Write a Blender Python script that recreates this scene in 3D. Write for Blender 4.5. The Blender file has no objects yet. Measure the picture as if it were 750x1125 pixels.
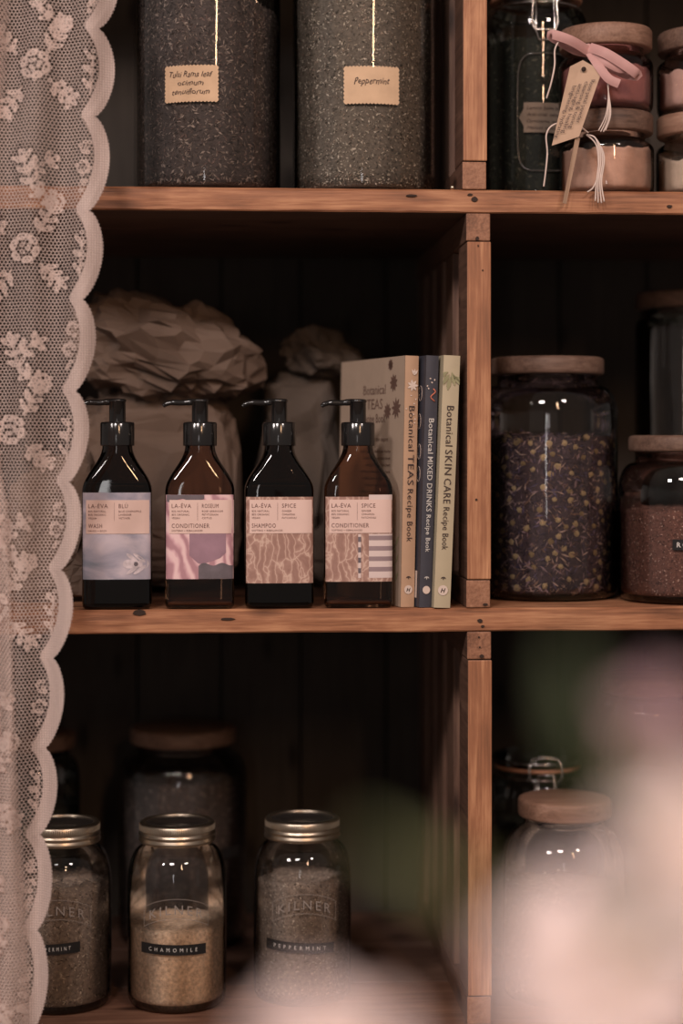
import bpy, math, random
from mathutils import Vector, Matrix, noise
R = random.Random(7)
S = bpy.context.scene
COL = S.collection

# ------------------------------------------------------------ camera
F = 2000.0                       # focal length in pixels of the 750x1125 frame
TH = math.radians(3.92)          # camera turned a little to the right of the shelf's normal
DIST = 1.6
CH = 1.4
cam_d = bpy.data.cameras.new('camera'); cam = bpy.data.objects.new('camera', cam_d); COL.objects.link(cam)
cam.location = (0, -DIST, CH); cam.rotation_euler = (math.pi/2, 0, -TH)
cam_d.sensor_fit = 'VERTICAL'; cam_d.sensor_height = 36; cam_d.sensor_width = 24
cam_d.lens = 36*F/1125
cam_d.shift_y = -72.5/1125
cam_d.dof.use_dof = True; cam_d.dof.focus_distance = DIST+0.01; cam_d.dof.aperture_fstop = 1.9
cam_d.clip_start = 0.02
S.camera = cam

# ------------------------------------------------------------ world, lights, exposure
S.view_settings.view_transform = 'Standard'; S.view_settings.look = 'None'
S.view_settings.gamma = 1; S.view_settings.use_curve_mapping = False
S.view_settings.exposure = 0.3
S.cycles.transparent_max_bounces = 48
w = bpy.data.worlds.new('room'); S.world = w; w.use_nodes = True
w.node_tree.nodes['Background'].inputs[0].default_value = (1.0, 0.84, 0.76, 1)
w.node_tree.nodes['Background'].inputs[1].default_value = 0.15

def area(name, loc, target, sx, sy, power, col):
    l = bpy.data.lights.new(name, 'AREA'); l.shape = 'RECTANGLE'; l.size = sx; l.size_y = sy
    l.energy = power; l.color = col
    o = bpy.data.objects.new(name, l); COL.objects.link(o); o.location = loc
    o.rotation_euler = (Vector(target)-Vector(loc)).to_track_quat('-Z', 'Y').to_euler()
    return o
area('window_key', (-2.0, -2.4, 3.05), (0.05, 0, 1.3), 0.45, 0.45, 29, (1.0, 0.88, 0.83))
area('window_high', (-0.9, -2.9, 3.30), (0.05, 0, 1.3), 0.45, 0.45, 23, (1.0, 0.86, 0.80))
area('window_tall', (-0.42, -3.3, 1.40), (0.1, 0, 1.35), 0.14, 0.75, 1.8, (1.0, 0.95, 0.94))
area('lamp_warm', (0.68, -3.0, 2.58), (0.2, 0, 1.4), 0.13, 0.74, 13, (1.0, 0.60, 0.34))
area('fill_right', (1.15, -2.2, 2.95), (0.25, -.6, 1.2), 0.30, 0.30, 15, (1.0, 0.83, 0.77))  # added fill that brightens the close blossoms, not a real fixture
area('fill_overhead', (-0.45, -2.1, 2.75), (0.1, -.9, 1.2), 0.30, 0.30, 9, (1.0, 0.88, 0.84))  # unseen fill added to lift the blossoms and the curtain

# ------------------------------------------------------------ helpers
def P(px, py, Y):
    a = (px-375)/F; b = (490-py)/F
    t = (Y+DIST)/(math.cos(TH)-a*math.sin(TH))
    return Vector(((math.sin(TH)+a*math.cos(TH))*t, Y, CH+b*t))

class MB:
    def __init__(s): s.v = []; s.f = []; s.m = []; s.sm = []
    def add(s, vs, fs, mi=0, smooth=False):
        n = len(s.v); s.v += [tuple(v) for v in vs]
        for f in fs: s.f.append(tuple(n+i for i in f)); s.m.append(mi); s.sm.append(smooth)
    def box(s, x0, x1, y0, y1, z0, z1, mi=0, front=None):
        vs = [(x, y, z) for z in (z0, z1) for y in (y0, y1) for x in (x0, x1)]
        s.add(vs, [(0,2,3,1),(4,5,7,6),(0,1,5,4),(2,6,7,3),(0,4,6,2),(1,3,7,5)], mi)
        if front is not None: s.m[-4] = front
    def lathe(s, prof, n=56, mi=0, smooth=True, cx=0, cy=0, rib=None):
        vs = []; fs = []
        for (r, z) in prof:
            for k in range(n):
                a = 2*math.pi*k/n; rr = r
                if rib and r > rib[0]: rr = r+rib[1]*(k % 2)
                vs.append((cx+rr*math.cos(a), cy+rr*math.sin(a), z))
        for i in range(len(prof)-1):
            for k in range(n):
                k2 = (k+1) % n
                fs.append((i*n+k, i*n+k2, (i+1)*n+k2, (i+1)*n+k))
        s.add(vs, fs, mi, smooth)
    def tube(s, pts, r, n=8, mi=0, caps=True, flat=1.0):
        pts = [Vector(p) for p in pts]; vs = []; fs = []
        rs = r if isinstance(r, (list, tuple)) else [r]*len(pts)
        up = Vector((0.13, 0.9, 0.35)).normalized(); prev = None
        for i, p in enumerate(pts):
            d = (pts[min(i+1, len(pts)-1)]-pts[max(i-1, 0)])
            if d.length < 1e-9: d = Vector((0, 0, 1))
            d.normalize()
            if prev is None: a = d.cross(up); a = a if a.length > 1e-4 else d.cross(Vector((1, 0, 0)))
            else: a = prev-d*prev.dot(d)
            a.normalize(); prev = a; b = d.cross(a)
            for k in range(n):
                t = 2*math.pi*k/n
                vs.append(p+a*rs[i]*math.cos(t)+b*rs[i]*flat*math.sin(t))
        for i in range(len(pts)-1):
            for k in range(n):
                fs.append((i*n+k, i*n+(k+1) % n, (i+1)*n+(k+1) % n, (i+1)*n+k))
        if caps: fs.append(tuple(range(n))[::-1]); fs.append(tuple((len(pts)-1)*n+k for k in range(n)))
        s.add(vs, fs, mi, True)
    def grid(s, fn, nu, nv, mi=0, smooth=True):
        vs = [fn(i/nu, j/nv) for j in range(nv+1) for i in range(nu+1)]
        fs = [(j*(nu+1)+i, j*(nu+1)+i+1, (j+1)*(nu+1)+i+1, (j+1)*(nu+1)+i) for j in range(nv) for i in range(nu)]
        s.add(vs, fs, mi, smooth)
    def build(s, name, mats, parent=None, bevel=0):
        me = bpy.data.meshes.new(name); me.from_pydata(s.v, [], s.f)
        if not isinstance(mats, (list, tuple)): mats = [mats]
        for m in mats: me.materials.append(m)
        me.polygons.foreach_set('material_index', s.m); me.polygons.foreach_set('use_smooth', s.sm)
        me.update()
        o = bpy.data.objects.new(name, me); COL.objects.link(o)
        if parent: o.parent = parent
        if bevel:
            b = o.modifiers.new('bevel', 'BEVEL'); b.width = bevel; b.segments = 2; b.limit_method = 'ANGLE'
        return o

def tag(o, label, cat=None, group=None, kind=None):
    o['label'] = label
    if cat: o['category'] = cat
    if group: o['group'] = group
    if kind: o['kind'] = kind
    return o
def thing(name, label, cat, loc=(0, 0, 0), rot=(0, 0, 0), group=None):
    o = bpy.data.objects.new(name, None); COL.objects.link(o); o.empty_display_size = 0.02
    o.location = loc; o.rotation_euler = rot
    return tag(o, label, cat, group)
def dup(root, loc, rot, label):
    def cp(o, par):
        c = o.copy(); COL.objects.link(c)
        if par: c.parent = par
        for ch in list(o.children): cp(ch, c)
        return c
    r = cp(root, None); r.location = loc; r.rotation_euler = rot; r['label'] = label
    return r

# ------------------------------------------------------------ materials
def mat(name): 
    m = bpy.data.materials.new(name); m.use_nodes = True; nt = m.node_tree; nt.nodes.clear()
    out = nt.nodes.new('ShaderNodeOutputMaterial'); return m, nt, out
def N(nt, t, **kw):
    n = nt.nodes.new(t)
    for k, v in kw.items():
        if k[0] == '_': n.inputs[k[1:].replace('_', ' ')].default_value = v
        else: setattr(n, k, v)
    return n
def ramp(nt, stops, src):
    r = nt.nodes.new('ShaderNodeValToRGB'); e = r.color_ramp.elements
    e[0].position, e[0].color = stops[0][0], (*stops[0][1], 1); e[1].position, e[1].color = stops[-1][0], (*stops[-1][1], 1)
    for p, c in stops[1:-1]: x = e.new(p); x.color = (*c, 1)
    nt.links.new(src, r.inputs[0]); return r
def coords(nt, scale=(1, 1, 1), loc=(0, 0, 0), rot=(0, 0, 0)):
    tc = nt.nodes.new('ShaderNodeTexCoord'); mp = nt.nodes.new('ShaderNodeMapping')
    mp.inputs['Scale'].default_value = scale; mp.inputs['Location'].default_value = loc; mp.inputs['Rotation'].default_value = rot
    nt.links.new(tc.outputs['Object'], mp.inputs[0]); return mp.outputs[0]
def plain(name, col, rough=0.5, metal=0.0, var=0.12, vscale=60, bump=0.0, bscale=200, spec=0.5, stops=None, trans=0):
    m, nt, out = mat(name); b = N(nt, 'ShaderNodeBsdfPrincipled', _Roughness=rough, _Metallic=metal)
    b.inputs['Specular IOR Level'].default_value = spec
    n = N(nt, 'ShaderNodeTexNoise', _Scale=vscale, _Detail=6.0); nt.links.new(coords(nt), n.inputs['Vector'])
    if not stops:
        stops = [(0.3, tuple(c*(1-var) for c in col)), (0.7, tuple(min(1, c*(1+var)) for c in col))]
    r = ramp(nt, stops, n.outputs[0]); nt.links.new(r.outputs[0], b.inputs['Base Color'])
    if bump:
        n2 = N(nt, 'ShaderNodeTexNoise', _Scale=bscale, _Detail=4.0); nt.links.new(coords(nt), n2.inputs['Vector'])
        bp = N(nt, 'ShaderNodeBump', _Strength=bump, _Distance=0.002); nt.links.new(n2.outputs[0], bp.inputs['Height']); nt.links.new(bp.outputs[0], b.inputs['Normal'])
    if trans:
        t = N(nt, 'ShaderNodeBsdfTranslucent'); nt.links.new(r.outputs[0], t.inputs[0])
        mx = N(nt, 'ShaderNodeMixShader', _Fac=trans); nt.links.new(b.outputs[0], mx.inputs[1]); nt.links.new(t.outputs[0], mx.inputs[2])
        nt.links.new(mx.outputs[0], out.inputs[0])
    else: nt.links.new(b.outputs[0], out.inputs[0])
    return m
def wood(name, axis, dark, mid, light, seed=0, rough=0.55, knots=True, fine=1.0):
    m, nt, out = mat(name); b = N(nt, 'ShaderNodeBsdfPrincipled', _Roughness=rough)
    b.inputs['Specular IOR Level'].default_value = 0.35
    sc = [70*fine]*3; sc[axis] = 5*fine
    v = coords(nt, sc, (seed*3.1, seed*1.7, seed*0.9))
    n = N(nt, 'ShaderNodeTexNoise', _Scale=1.0, _Detail=7.0, _Roughness=0.62, _Distortion=1.2); nt.links.new(v, n.inputs['Vector'])
    sc2 = [420*fine]*3; sc2[axis] = 18*fine
    n2 = N(nt, 'ShaderNodeTexNoise', _Scale=1.0, _Detail=4.0, _Roughness=0.6); nt.links.new(coords(nt, sc2), n2.inputs['Vector'])
    n3 = N(nt, 'ShaderNodeTexNoise', _Scale=14.0, _Detail=3.0); nt.links.new(coords(nt, (1, 1, 1), (seed, 0, seed)), n3.inputs['Vector'])
    a1 = N(nt, 'ShaderNodeMath', operation='MULTIPLY'); a1.inputs[1].default_value = 0.34; nt.links.new(n2.outputs[0], a1.inputs[0])
    a2 = N(nt, 'ShaderNodeMath', operation='MULTIPLY_ADD'); a2.inputs[1].default_value = 0.42; nt.links.new(n.outputs[0], a2.inputs[0]); nt.links.new(a1.outputs[0], a2.inputs[2])
    a3 = N(nt, 'ShaderNodeMath', operation='MULTIPLY_ADD'); a3.inputs[1].default_value = 0.30; nt.links.new(n3.outputs[0], a3.inputs[0]); nt.links.new(a2.outputs[0], a3.inputs[2])
    r = ramp(nt, [(0.36, dark), (0.52, mid), (0.70, light)], a3.outputs[0])
    col = r.outputs[0]
    if knots:
        sk = [26]*3; sk[axis] = 9
        vo = N(nt, 'ShaderNodeTexVoronoi', _Scale=1.0, _Randomness=1.0); nt.links.new(coords(nt, sk, (seed*2.3+.4, .2, seed)), vo.inputs['Vector'])
        kr = ramp(nt, [(0.07, (0.16, 0.12, 0.10)), (0.2, (1, 1, 1))], vo.outputs['Distance'])
        mx = N(nt, 'ShaderNodeMixRGB', blend_type='MULTIPLY', _Fac=0.85); nt.links.new(col, mx.inputs[1]); nt.links.new(kr.outputs[0], mx.inputs[2]); col = mx.outputs[0]
    nt.links.new(col, b.inputs['Base Color'])
    bp = N(nt, 'ShaderNodeBump', _Strength=0.5, _Distance=0.0012); nt.links.new(a3.outputs[0], bp.inputs['Height']); nt.links.new(bp.outputs[0], b.inputs['Normal'])
    nt.links.new(b.outputs[0], out.inputs[0]); return m
def glass(name, face=(0.95, 0.94, 0.93), edge=(0.50, 0.48, 0.47), ior=1.5, refl=1.0, rough=0.015):
    m, nt, out = mat(name)
    lw = N(nt, 'ShaderNodeLayerWeight', _Blend=0.32)
    r = ramp(nt, [(0.0, face), (0.72, tuple(0.8*a+0.2*b for a, b in zip(face, edge))), (1.0, edge)], lw.outputs['Facing'])
    t = N(nt, 'ShaderNodeBsdfTransparent'); nt.links.new(r.outputs[0], t.inputs[0])
    g = N(nt, 'ShaderNodeBsdfGlossy', _Roughness=rough); g.inputs[0].default_value = (refl, refl, refl, 1)
    n = N(nt, 'ShaderNodeTexNoise', _Scale=18.0, _Detail=1.0); nt.links.new(coords(nt), n.inputs['Vector'])
    bp = N(nt, 'ShaderNodeBump', _Strength=0.25, _Distance=0.0025); nt.links.new(n.outputs[0], bp.inputs['Height']); nt.links.new(bp.outputs[0], g.inputs['Normal'])
    fr = N(nt, 'ShaderNodeFresnel', _IOR=ior); nt.links.new(bp.outputs[0], fr.inputs['Normal'])
    mx = N(nt, 'ShaderNodeMixShader'); nt.links.new(fr.outputs[0], mx.inputs[0]); nt.links.new(t.outputs[0], mx.inputs[1]); nt.links.new(g.outputs[0], mx.inputs[2])
    nt.links.new(mx.outputs[0], out.inputs[0]); return m

W_D, W_M, W_L = (0.08, 0.031, 0.016), (0.32, 0.135, 0.068), (0.62, 0.32, 0.17)
M_shelf = [wood('shelf_wood_%s' % c, 0, W_D, W_M, W_L, s) for c, s in (('a', 1), ('b', 5))]+[wood('shelf_wood_shaded', 0, (0.05, 0.024, 0.016), (0.14, 0.066, 0.042), (0.26, 0.14, 0.09), 8)]  # last copy is darkened: shade on the lowest shelf put into the colour
M_post = wood('post_wood', 2, (0.15, 0.065, 0.035), W_M, W_L, 3)
M_rail = wood('rail_wood', 1, (0.10, 0.045, 0.027), (0.28, 0.13, 0.075), (0.44, 0.23, 0.14), 6)
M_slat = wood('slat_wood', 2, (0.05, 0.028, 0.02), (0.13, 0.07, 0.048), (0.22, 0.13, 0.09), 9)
M_aged = wood('aged_side_wood', 1, (0.05, 0.028, 0.02), (0.12, 0.062, 0.042), (0.20, 0.11, 0.075), 12)  # darker wood for rail and post faces other than the front
M_sledge = wood('slat_edge_wood', 2, (0.05, 0.026, 0.018), (0.13, 0.066, 0.044), (0.21, 0.12, 0.08), 13)
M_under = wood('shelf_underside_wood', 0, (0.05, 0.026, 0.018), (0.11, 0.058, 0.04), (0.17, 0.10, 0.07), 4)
M_back = wood('back_boards', 2, (0.028, 0.021, 0.017), (0.043, 0.033, 0.026), (0.060, 0.047, 0.038), 2, rough=0.8)
M_lid = wood('lid_wood', 0, (0.06, 0.034, 0.025), (0.135, 0.078, 0.056), (0.22, 0.138, 0.102), 7, knots=False, rough=0.6)
M_lid_pale = wood('lid_wood_pale', 0, (0.14, 0.072, 0.048), (0.26, 0.145, 0.10), (0.37, 0.225, 0.16), 11, knots=False, rough=0.55)
M_glass = glass('clear_glass')
M_glass_thick = glass('thick_clip_glass', (0.85, 0.86, 0.84), (0.2, 0.2, 0.19))
M_amber_dark = glass('dark_amber_glass', (0.20, 0.13, 0.09), (0.02, 0.012, 0.008), rough=0.03)
M_amber = glass('amber_glass', (0.60, 0.42, 0.31), (0.04, 0.02, 0.012), rough=0.03)
M_liquid = plain('dark_soap', (0.012, 0.009, 0.007), 0.3)
M_liquid2 = plain('brown_soap', (0.15, 0.09, 0.062), 0.35)
M_pump = plain('black_plastic', (0.012, 0.011, 0.011), 0.14, spec=0.7)
M_brass = plain('tin_screw_band', (0.50, 0.42, 0.33), 0.34, metal=1.0)
M_steel = plain('steel_wire', (0.6, 0.56, 0.53), 0.22, metal=1.0)
M_disc = plain('dark_lid_disc', (0.07, 0.06, 0.055), 0.22, metal=0.6)
M_tape = plain('black_embossing_tape', (0.012, 0.011, 0.011), 0.32)
M_white = plain('white_letters', (0.55, 0.52, 0.49), 0.6)
M_ink = plain('ink', (0.05, 0.03, 0.028), 0.8)
M_inkp = plain('soft_print', (0.17, 0.09, 0.08), 0.8)
M_kraftlabel = plain('kraft_label', (0.60, 0.41, 0.265), 0.85, var=0.08)
M_tagpaper = plain('tag_paper', (0.50, 0.34, 0.24), 0.85, var=0.08)
M_greyt = plain('dim_paper', (0.22, 0.165, 0.125), 0.85)
M_ribbon = plain('satin_ribbon', (0.60, 0.34, 0.32), 0.6, trans=0.15, var=.08)
M_string = plain('cotton_string', (0.66, 0.53, 0.47), 0.9)
M_lace = plain('lace_thread', (0.72, 0.575, 0.52), 0.85, trans=0.3, bump=0.3, bscale=900, var=.06)
M_rubber = plain('orange_gasket', (0.42, 0.19, 0.11), 0.6)
M_knot = plain('knot_hole', (0.035, 0.018, 0.012), 0.9)

# ------------------------------------------------------------ text
def text_tris(body, size, sx=1.0, shear=0.0, spacing=1.0, offset=0.0):
    offset = max(0, offset)
    cu = bpy.data.curves.new('t', 'FONT'); cu.body = body; cu.size = size; cu.shear = shear; cu.space_character = spacing
    cu.resolution_u = 2; cu.offset = offset
    ob = bpy.data.objects.new('t', cu)
    me = bpy.data.meshes.new_from_object(ob)
    vs = [(v.co.x*sx, v.co.y) for v in me.vertices]; fs = [tuple(p.vertices) for p in me.polygons]
    bpy.data.objects.remove(ob); bpy.data.curves.remove(cu); bpy.data.meshes.remove(me)
    return vs, fs
def put_text(mb, body, size, fn, x=0, y=0, sx=1.0, align='L', mi=0, width=None, **kw):
    """fn maps flat (u,v) to a 3D point"""
    vs, fs = text_tris(body, size, sx, **kw)
    if not vs: return
    x0 = min(v[0] for v in vs); x1 = max(v[0] for v in vs)
    k = 1.0 if width is None else width/(x1-x0)
    off = {'L': 0, 'C': (x1-x0)*k/2, 'R': (x1-x0)*k}[align]
    mb.add([fn(x+(v[0]-x0)*k-off, y+v[1]) for v in vs], fs, mi)

# ------------------------------------------------------------ structure: back wall of boards
ZM = 1.4-0.1435; ZT = 1.4+0.2272; ZB = ZM-0.3690; ZTT = ZT+0.3690      # tops of the shelves
TK = 0.0208; DEPTH = 0.40
mb = MB()
x = -0.62
while x < 0.95:
    wd = R.uniform(0.085, 0.10)
    mb.box(x, x+wd-0.003, DEPTH+R.uniform(0, .002), DEPTH+0.016, ZB-0.35, ZTT+0.05); x += wd
mb.box(-0.62, 0.95, DEPTH+.018, DEPTH+.024, ZB-0.35, ZTT+0.05)
o = mb.build('wall_back', M_back); o['kind'] = 'structure'

mb = MB(); mb.box(-2.6, 2.6, -4.0, DEPTH+.1, -0.03, 0.0)
fl = mb.build('floor', plain('dark_floorboards', (0.10, 0.065, 0.045), .6, vscale=8)); fl['kind'] = 'structure'

# shelves: board with roughened front edge, planked underside
def shelf(z, label, m, visible=True):
    t = thing('shelf_board', label, 'shelf', (0.15, 0, z-TK))
    mb = MB(); nx = 300
    X0, X1 = -0.62, 0.95
    def edge(i, top):
        x = X0+(X1-X0)*i/nx
        n = noise.noise(Vector((x*9, z*7, 1.0 if top else 9)))*0.0012+noise.noise(Vector((x*60, z*3, 5 if top else 2)))*0.0005
        return x, n
    vs = []; fs = []
    yb = 0.132
    for i in range(nx+1):
        x, n0 = edge(i, True); _, n1 = edge(i, False); x -= 0.15
        c = 0.0018+abs(noise.noise(Vector((x*25, 3, z))))*0.0012
        fy = noise.noise(Vector((x*14, z, 0)))*0.0007
        vs += [(x, yb, TK), (x, c*1.6, TK), (x, fy+.0003, TK-c+n0*.6), (x, fy, TK*0.5), (x, fy+0.0002, 0.0012+n1), (x, 0.0015, n1*.5), (x, yb, 0)]
    for i in range(nx):
        for k in range(7):
            k2 = (k+1) % 7
            fs.append((i*7+k, i*7+k2, (i+1)*7+k2, (i+1)*7+k))
    fs.append(tuple(range(7))[::-1]); fs.append(tuple(nx*7+k for k in range(7)))
    mb.add(vs, [f[::-1] for f in fs], 0, False)
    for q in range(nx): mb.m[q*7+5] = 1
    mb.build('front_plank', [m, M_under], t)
    for k in range(2):
        mb = MB(); y0 = 0.134+k*0.133
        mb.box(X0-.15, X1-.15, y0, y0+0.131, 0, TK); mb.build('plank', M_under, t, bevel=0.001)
    return t
sh_t = shelf(ZT, 'weathered wooden shelf carrying the two tall herb jars and the ribboned jar stack', M_shelf[0])
sh_m = shelf(ZM, 'weathered wooden shelf carrying the pump bottles, recipe books and dried flower jar', M_shelf[1])
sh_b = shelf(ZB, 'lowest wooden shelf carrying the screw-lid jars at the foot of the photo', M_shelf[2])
sh_u = shelf(ZTT, 'unseen wooden shelf added over the top of the frame to shade the jars', M_shelf[2])  # out-of-view board added to block light from above

def hole_disc(mb, x, z, r, y=-0.0012, s=1.0, n=12):
    vs = [(x+r*s*math.cos(2*math.pi*k/n)*(1+.3*R.random()), y, z+r*math.sin(2*math.pi*k/n)*(1+.3*R.random())) for k in range(n)]
    vs += [(v[0], 0.002, v[2]) for v in vs]
    mb.add(vs, [tuple(range(n))[::-1]]+[(k, (k+1) % n, n+(k+1) % n, n+k) for k in range(n)])
def knots(parent, lst):
    for (px, py, r, s) in lst:
        p = P(px, py, 0)-parent.location
        mb = MB(); hole_disc(mb, p.x, p.z, r, s=s); mb.build('knot', M_knot, parent)
knots(sh_t, [(521, 219, .0020, 1.2), (516, 214, .0009, 2.2), (452, 215, .0009, 5), (735, 227, .0013, 1.6)])
knots(sh_m, [(527, 682, .0016, 1.3), (530, 688, .0009, 1.5), (153, 673, .002, 2.6), (250, 680, .0009, 6)])

# dividers
def divider(z0, z1, label, dx=0.0):
    xl = P(512, 450, 0).x+dx; wdt = 0.0216
    t = thing('shelf_divider', label, 'shelf divider', (xl+wdt/2, 0, z0))
    h = z1-z0; rt = 0.0247
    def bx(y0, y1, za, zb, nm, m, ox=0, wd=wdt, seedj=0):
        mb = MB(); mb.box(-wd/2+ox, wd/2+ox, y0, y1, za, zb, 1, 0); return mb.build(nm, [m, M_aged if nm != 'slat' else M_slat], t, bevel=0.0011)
    bx(0.0008, DEPTH-.002, 0.0002, rt, 'rail', M_rail)
    bx(0.0008, DEPTH-.002, h-rt, h-0.0002, 'rail', M_rail)
    bx(0.0, 0.056, rt+0.0006, h-rt-0.0006, 'post', M_post, 0.0006)
    y = 0.100
    for k in range(4):
        bx(y, y+0.050+.004*(k % 2), rt+0.0004, h-rt-0.0004, 'slat', M_sledge, 0.0, wdt-.002); y += 0.078
    return t
dv_m = divider(ZM, ZT-TK, 'slatted wooden upright between the recipe books and the dried flower jar')
dv_b = divider(ZB, ZM-TK, 'slatted wooden upright below the middle shelf, partly behind blurred blossom', 0.0008)
dv_t = divider(ZT, ZTT-TK, 'slatted wooden upright between the tall herb jars and the ribboned stack', -0.0035)
def dknots(parent, lst):
    for (px, py, r, s) in lst:
        p = P(px, py, 0)-parent.location
        mb = MB(); hole_disc(mb, p.x, p.z, r, s=s, y=-0.0009); mb.build('nail_hole', M_knot, parent)
dknots(dv_m, [(524, 262, .0016, .8), (525, 270, .0009, .5), (530, 297, .0006, 1), (523, 549, .0009, 1), (533, 664, .0009, 2.2)])
dknots(dv_b, [(529, 721, .0013, 1.4), (526, 700, .0007, 1), (527, 711, .0006, 1)])

# brass bead on the top shelf
mb = MB(); mb.lathe([(0, -0.0022), (.0014, -.0017), (.0022, 0), (.0014, .0017), (0, .0022)], 14)
o = mb.build('bead', M_brass); o.location = (P(497, 204, 0.004).x, 0.006, ZT+0.0022)
tag(o, 'tiny brass bead lying at the foot of the top upright', 'bead')

# ------------------------------------------------------------ jars
def arc(r0, z0, r1, z1, n=8, power=1.0):
    """quarter-ellipse shoulder from (r0,z0) vertical tangent to (r1,z1) horizontal tangent"""
    return [(r1+(r0-r1)*math.cos(math.pi/2*k/n)**power, z0+(z1-z0)*math.sin(math.pi/2*k/n)) for k in range(n+1)]
def jar_profile(r, hs, rn, zn, top, wall=0.0028):
    out = [(0.0001, 0.0025), (r*.6, 0.0022), (r*.86, 0.0003), (r*.95, 0.002), (r*.99, 0.006), (r, 0.012)]
    out += arc(r, hs, rn, zn, 9, 0.85)+[(rn, top)]
    return out+[(rn-wall, top), (rn-wall, top-.004)]
def radius_at(r, hs, rn, zn, z):
    if z < 0.010: return r*(0.93+.06*z/0.010)
    if z <= hs: return r
    if z >= zn: return rn
    q = (z-hs)/(zn-hs); return rn+(r-rn)*math.cos(math.asin(min(1, q)))**0.85
def wood_jar(name, label, px, Y, zs, r, H, lidr, lidt=0.0165, rn=None, hs=None, lidm=None, gm=None, rot=0):
    rn = rn or lidr-0.006; body = H-lidt; hs = hs or body-0.042; zn = body-0.010
    p = P(px, 500, Y)
    t = thing(name, label, 'jar', (p.x, Y, zs+0.0004), (0, 0, rot))
    mb = MB(); mb.lathe(jar_profile(r, hs, rn, zn, body-.0008), 72); mb.build('glass_body', gm or M_glass, t)
    mb = MB(); z = body
    mb.lathe([(0.0001, z), (lidr-.002, z), (lidr-.0005, z+.001), (lidr, z+.003), (lidr, z+lidt-.003), (lidr-.001, z+lidt-.001), (lidr-.004, z+lidt), (0.0001, z+lidt)], 64)
    lid = mb.build('wooden_lid', lidm or M_lid, t)
    mb = MB(); mb.lathe([(rn-.004, z), (rn-.0035, z-.003), (rn-.0038, z-.008), (0.0001, z-.008)], 40); mb.build('seal', M_glass, lid)
    t['dims'] = (r, hs, rn, zn); del t['dims']
    return t, (r, hs, rn, zn)

def screw_jar(label, px, Y, zs, tape, emboss=True, rot=0.0):
    r, H = 0.0455, 0.1665; rb = 0.0345; zb = H-0.0190; hs = 0.108; rn = 0.031
    p = P(px, 500, Y)
    t = thing('screw_lid_jar', label, 'jar', (p.x, Y, zs+.0004), (0, 0, rot), 'screw-lid jars on the lowest shelf')
    mb = MB(); mb.lathe(jar_profile(r, hs, rn, zb-.004, zb+.012, .0026), 72)
    body = mb.build('glass_body', M_glass, t)
    prof = [(rb-.003, zb), (rb-.0005, zb+.0004), (rb+.0008, zb+.0016), (rb+.0010, zb+.0036), (rb-.0002, zb+.0052), (rb-.0002, zb+.0062), (rb+.0010, zb+.0074), (rb+.0006, zb+.0090), (rb-.0004, zb+.0098), (rb, zb+.0110), (rb, zb+.0172), (rb-.0012, zb+.0187), (rb-.004, zb+.0190), (rb-.0052, zb+.0183), (rb-.0052, zb+.0173)]
    mb = MB(); mb.lathe(prof, 96); band = mb.build('screw_band', M_brass, t)
    mb = MB()
    for k in range(110):
        a = 2*math.pi*k/110; c, s_ = math.cos(a), math.sin(a); q = rb+.0004
        e = 0.0004
        mb.add([((rb-.0002)*c-e*s_, (rb-.0002)*s_+e*c, zb+.0118), ((rb-.0002)*c+e*s_, (rb-.0002)*s_-e*c, zb+.0118), (q*c, q*s_, zb+.0118),
                ((rb-.0002)*c-e*s_, (rb-.0002)*s_+e*c, zb+.0168), ((rb-.0002)*c+e*s_, (rb-.0002)*s_-e*c, zb+.0168), (q*c, q*s_, zb+.0168)],
               [(0, 2, 5, 3), (2, 1, 4, 5), (0, 1, 2), (3, 5, 4)])
    mb.build('knurling', M_brass, band)
    mb = MB(); mb.lathe([(rb-.0050, zb+.0177), (rb-.008, zb+.0171), (rb-.010, zb+.0177), (rb-.014, zb+.0177), (rb-.016, zb+.0171), (0.0001, zb+.0171)], 64); mb.build('lid_disc', M_disc, t)
    # tape: (text, z, u0, u1, tilt)
    if tape:
        text, z, u0, u1, tilt = tape
        R2 = r+.0006
        def fn(u, v, k=0): 
            a = -math.pi/2+u/R2; vv = v+tilt*(u-(u0+u1)/2)
            return ((R2+k)*math.cos(a), (R2+k)*math.sin(a), z+vv)
        mb = MB(); mb.grid(lambda a, b: fn(u0+(u1-u0)*a, -.0047+.0094*b), 24, 2)
        tp = mb.build('label_tape', M_tape, t)
        mb = MB(); put_text(mb, text, .0050, lambda u, v: fn(u, v, .0004), x=u0+.009, y=-.0017, width=(u1-u0)-.018, spacing=2.1); mb.build('lettering', M_white, tp)
    if emboss:
        mb = MB(); R3 = r+.0004
        def fe(u, v):
            a = -math.pi/2+u/R3; z = 0.0900+v-9.0*u*u
            return (R3*math.cos(a), R3*math.sin(a), z)
        put_text(mb, 'KILNER', .0120, fe, x=0, y=0.001, align='C', width=.050, spacing=1.4, offset=-.0005)
        for sgn in (-1, 1):
            mb.grid(lambda a, b: fe(sgn*(.031+.0004*b), -.003+.018*a), 6, 1)
        for v0 in (-.003, .0145):
            mb.grid(lambda a, b: fe(-.031+.062*a, v0+.0004*b), 24, 1)
        mb.build('embossed_name', M_glass_e, t)
    return t, (r, hs, rn, zb-.004)

M_glass_e = plain('embossed_glass', (0.36, 0.305, 0.27), 0.25, spec=.8, trans=.3)

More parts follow.
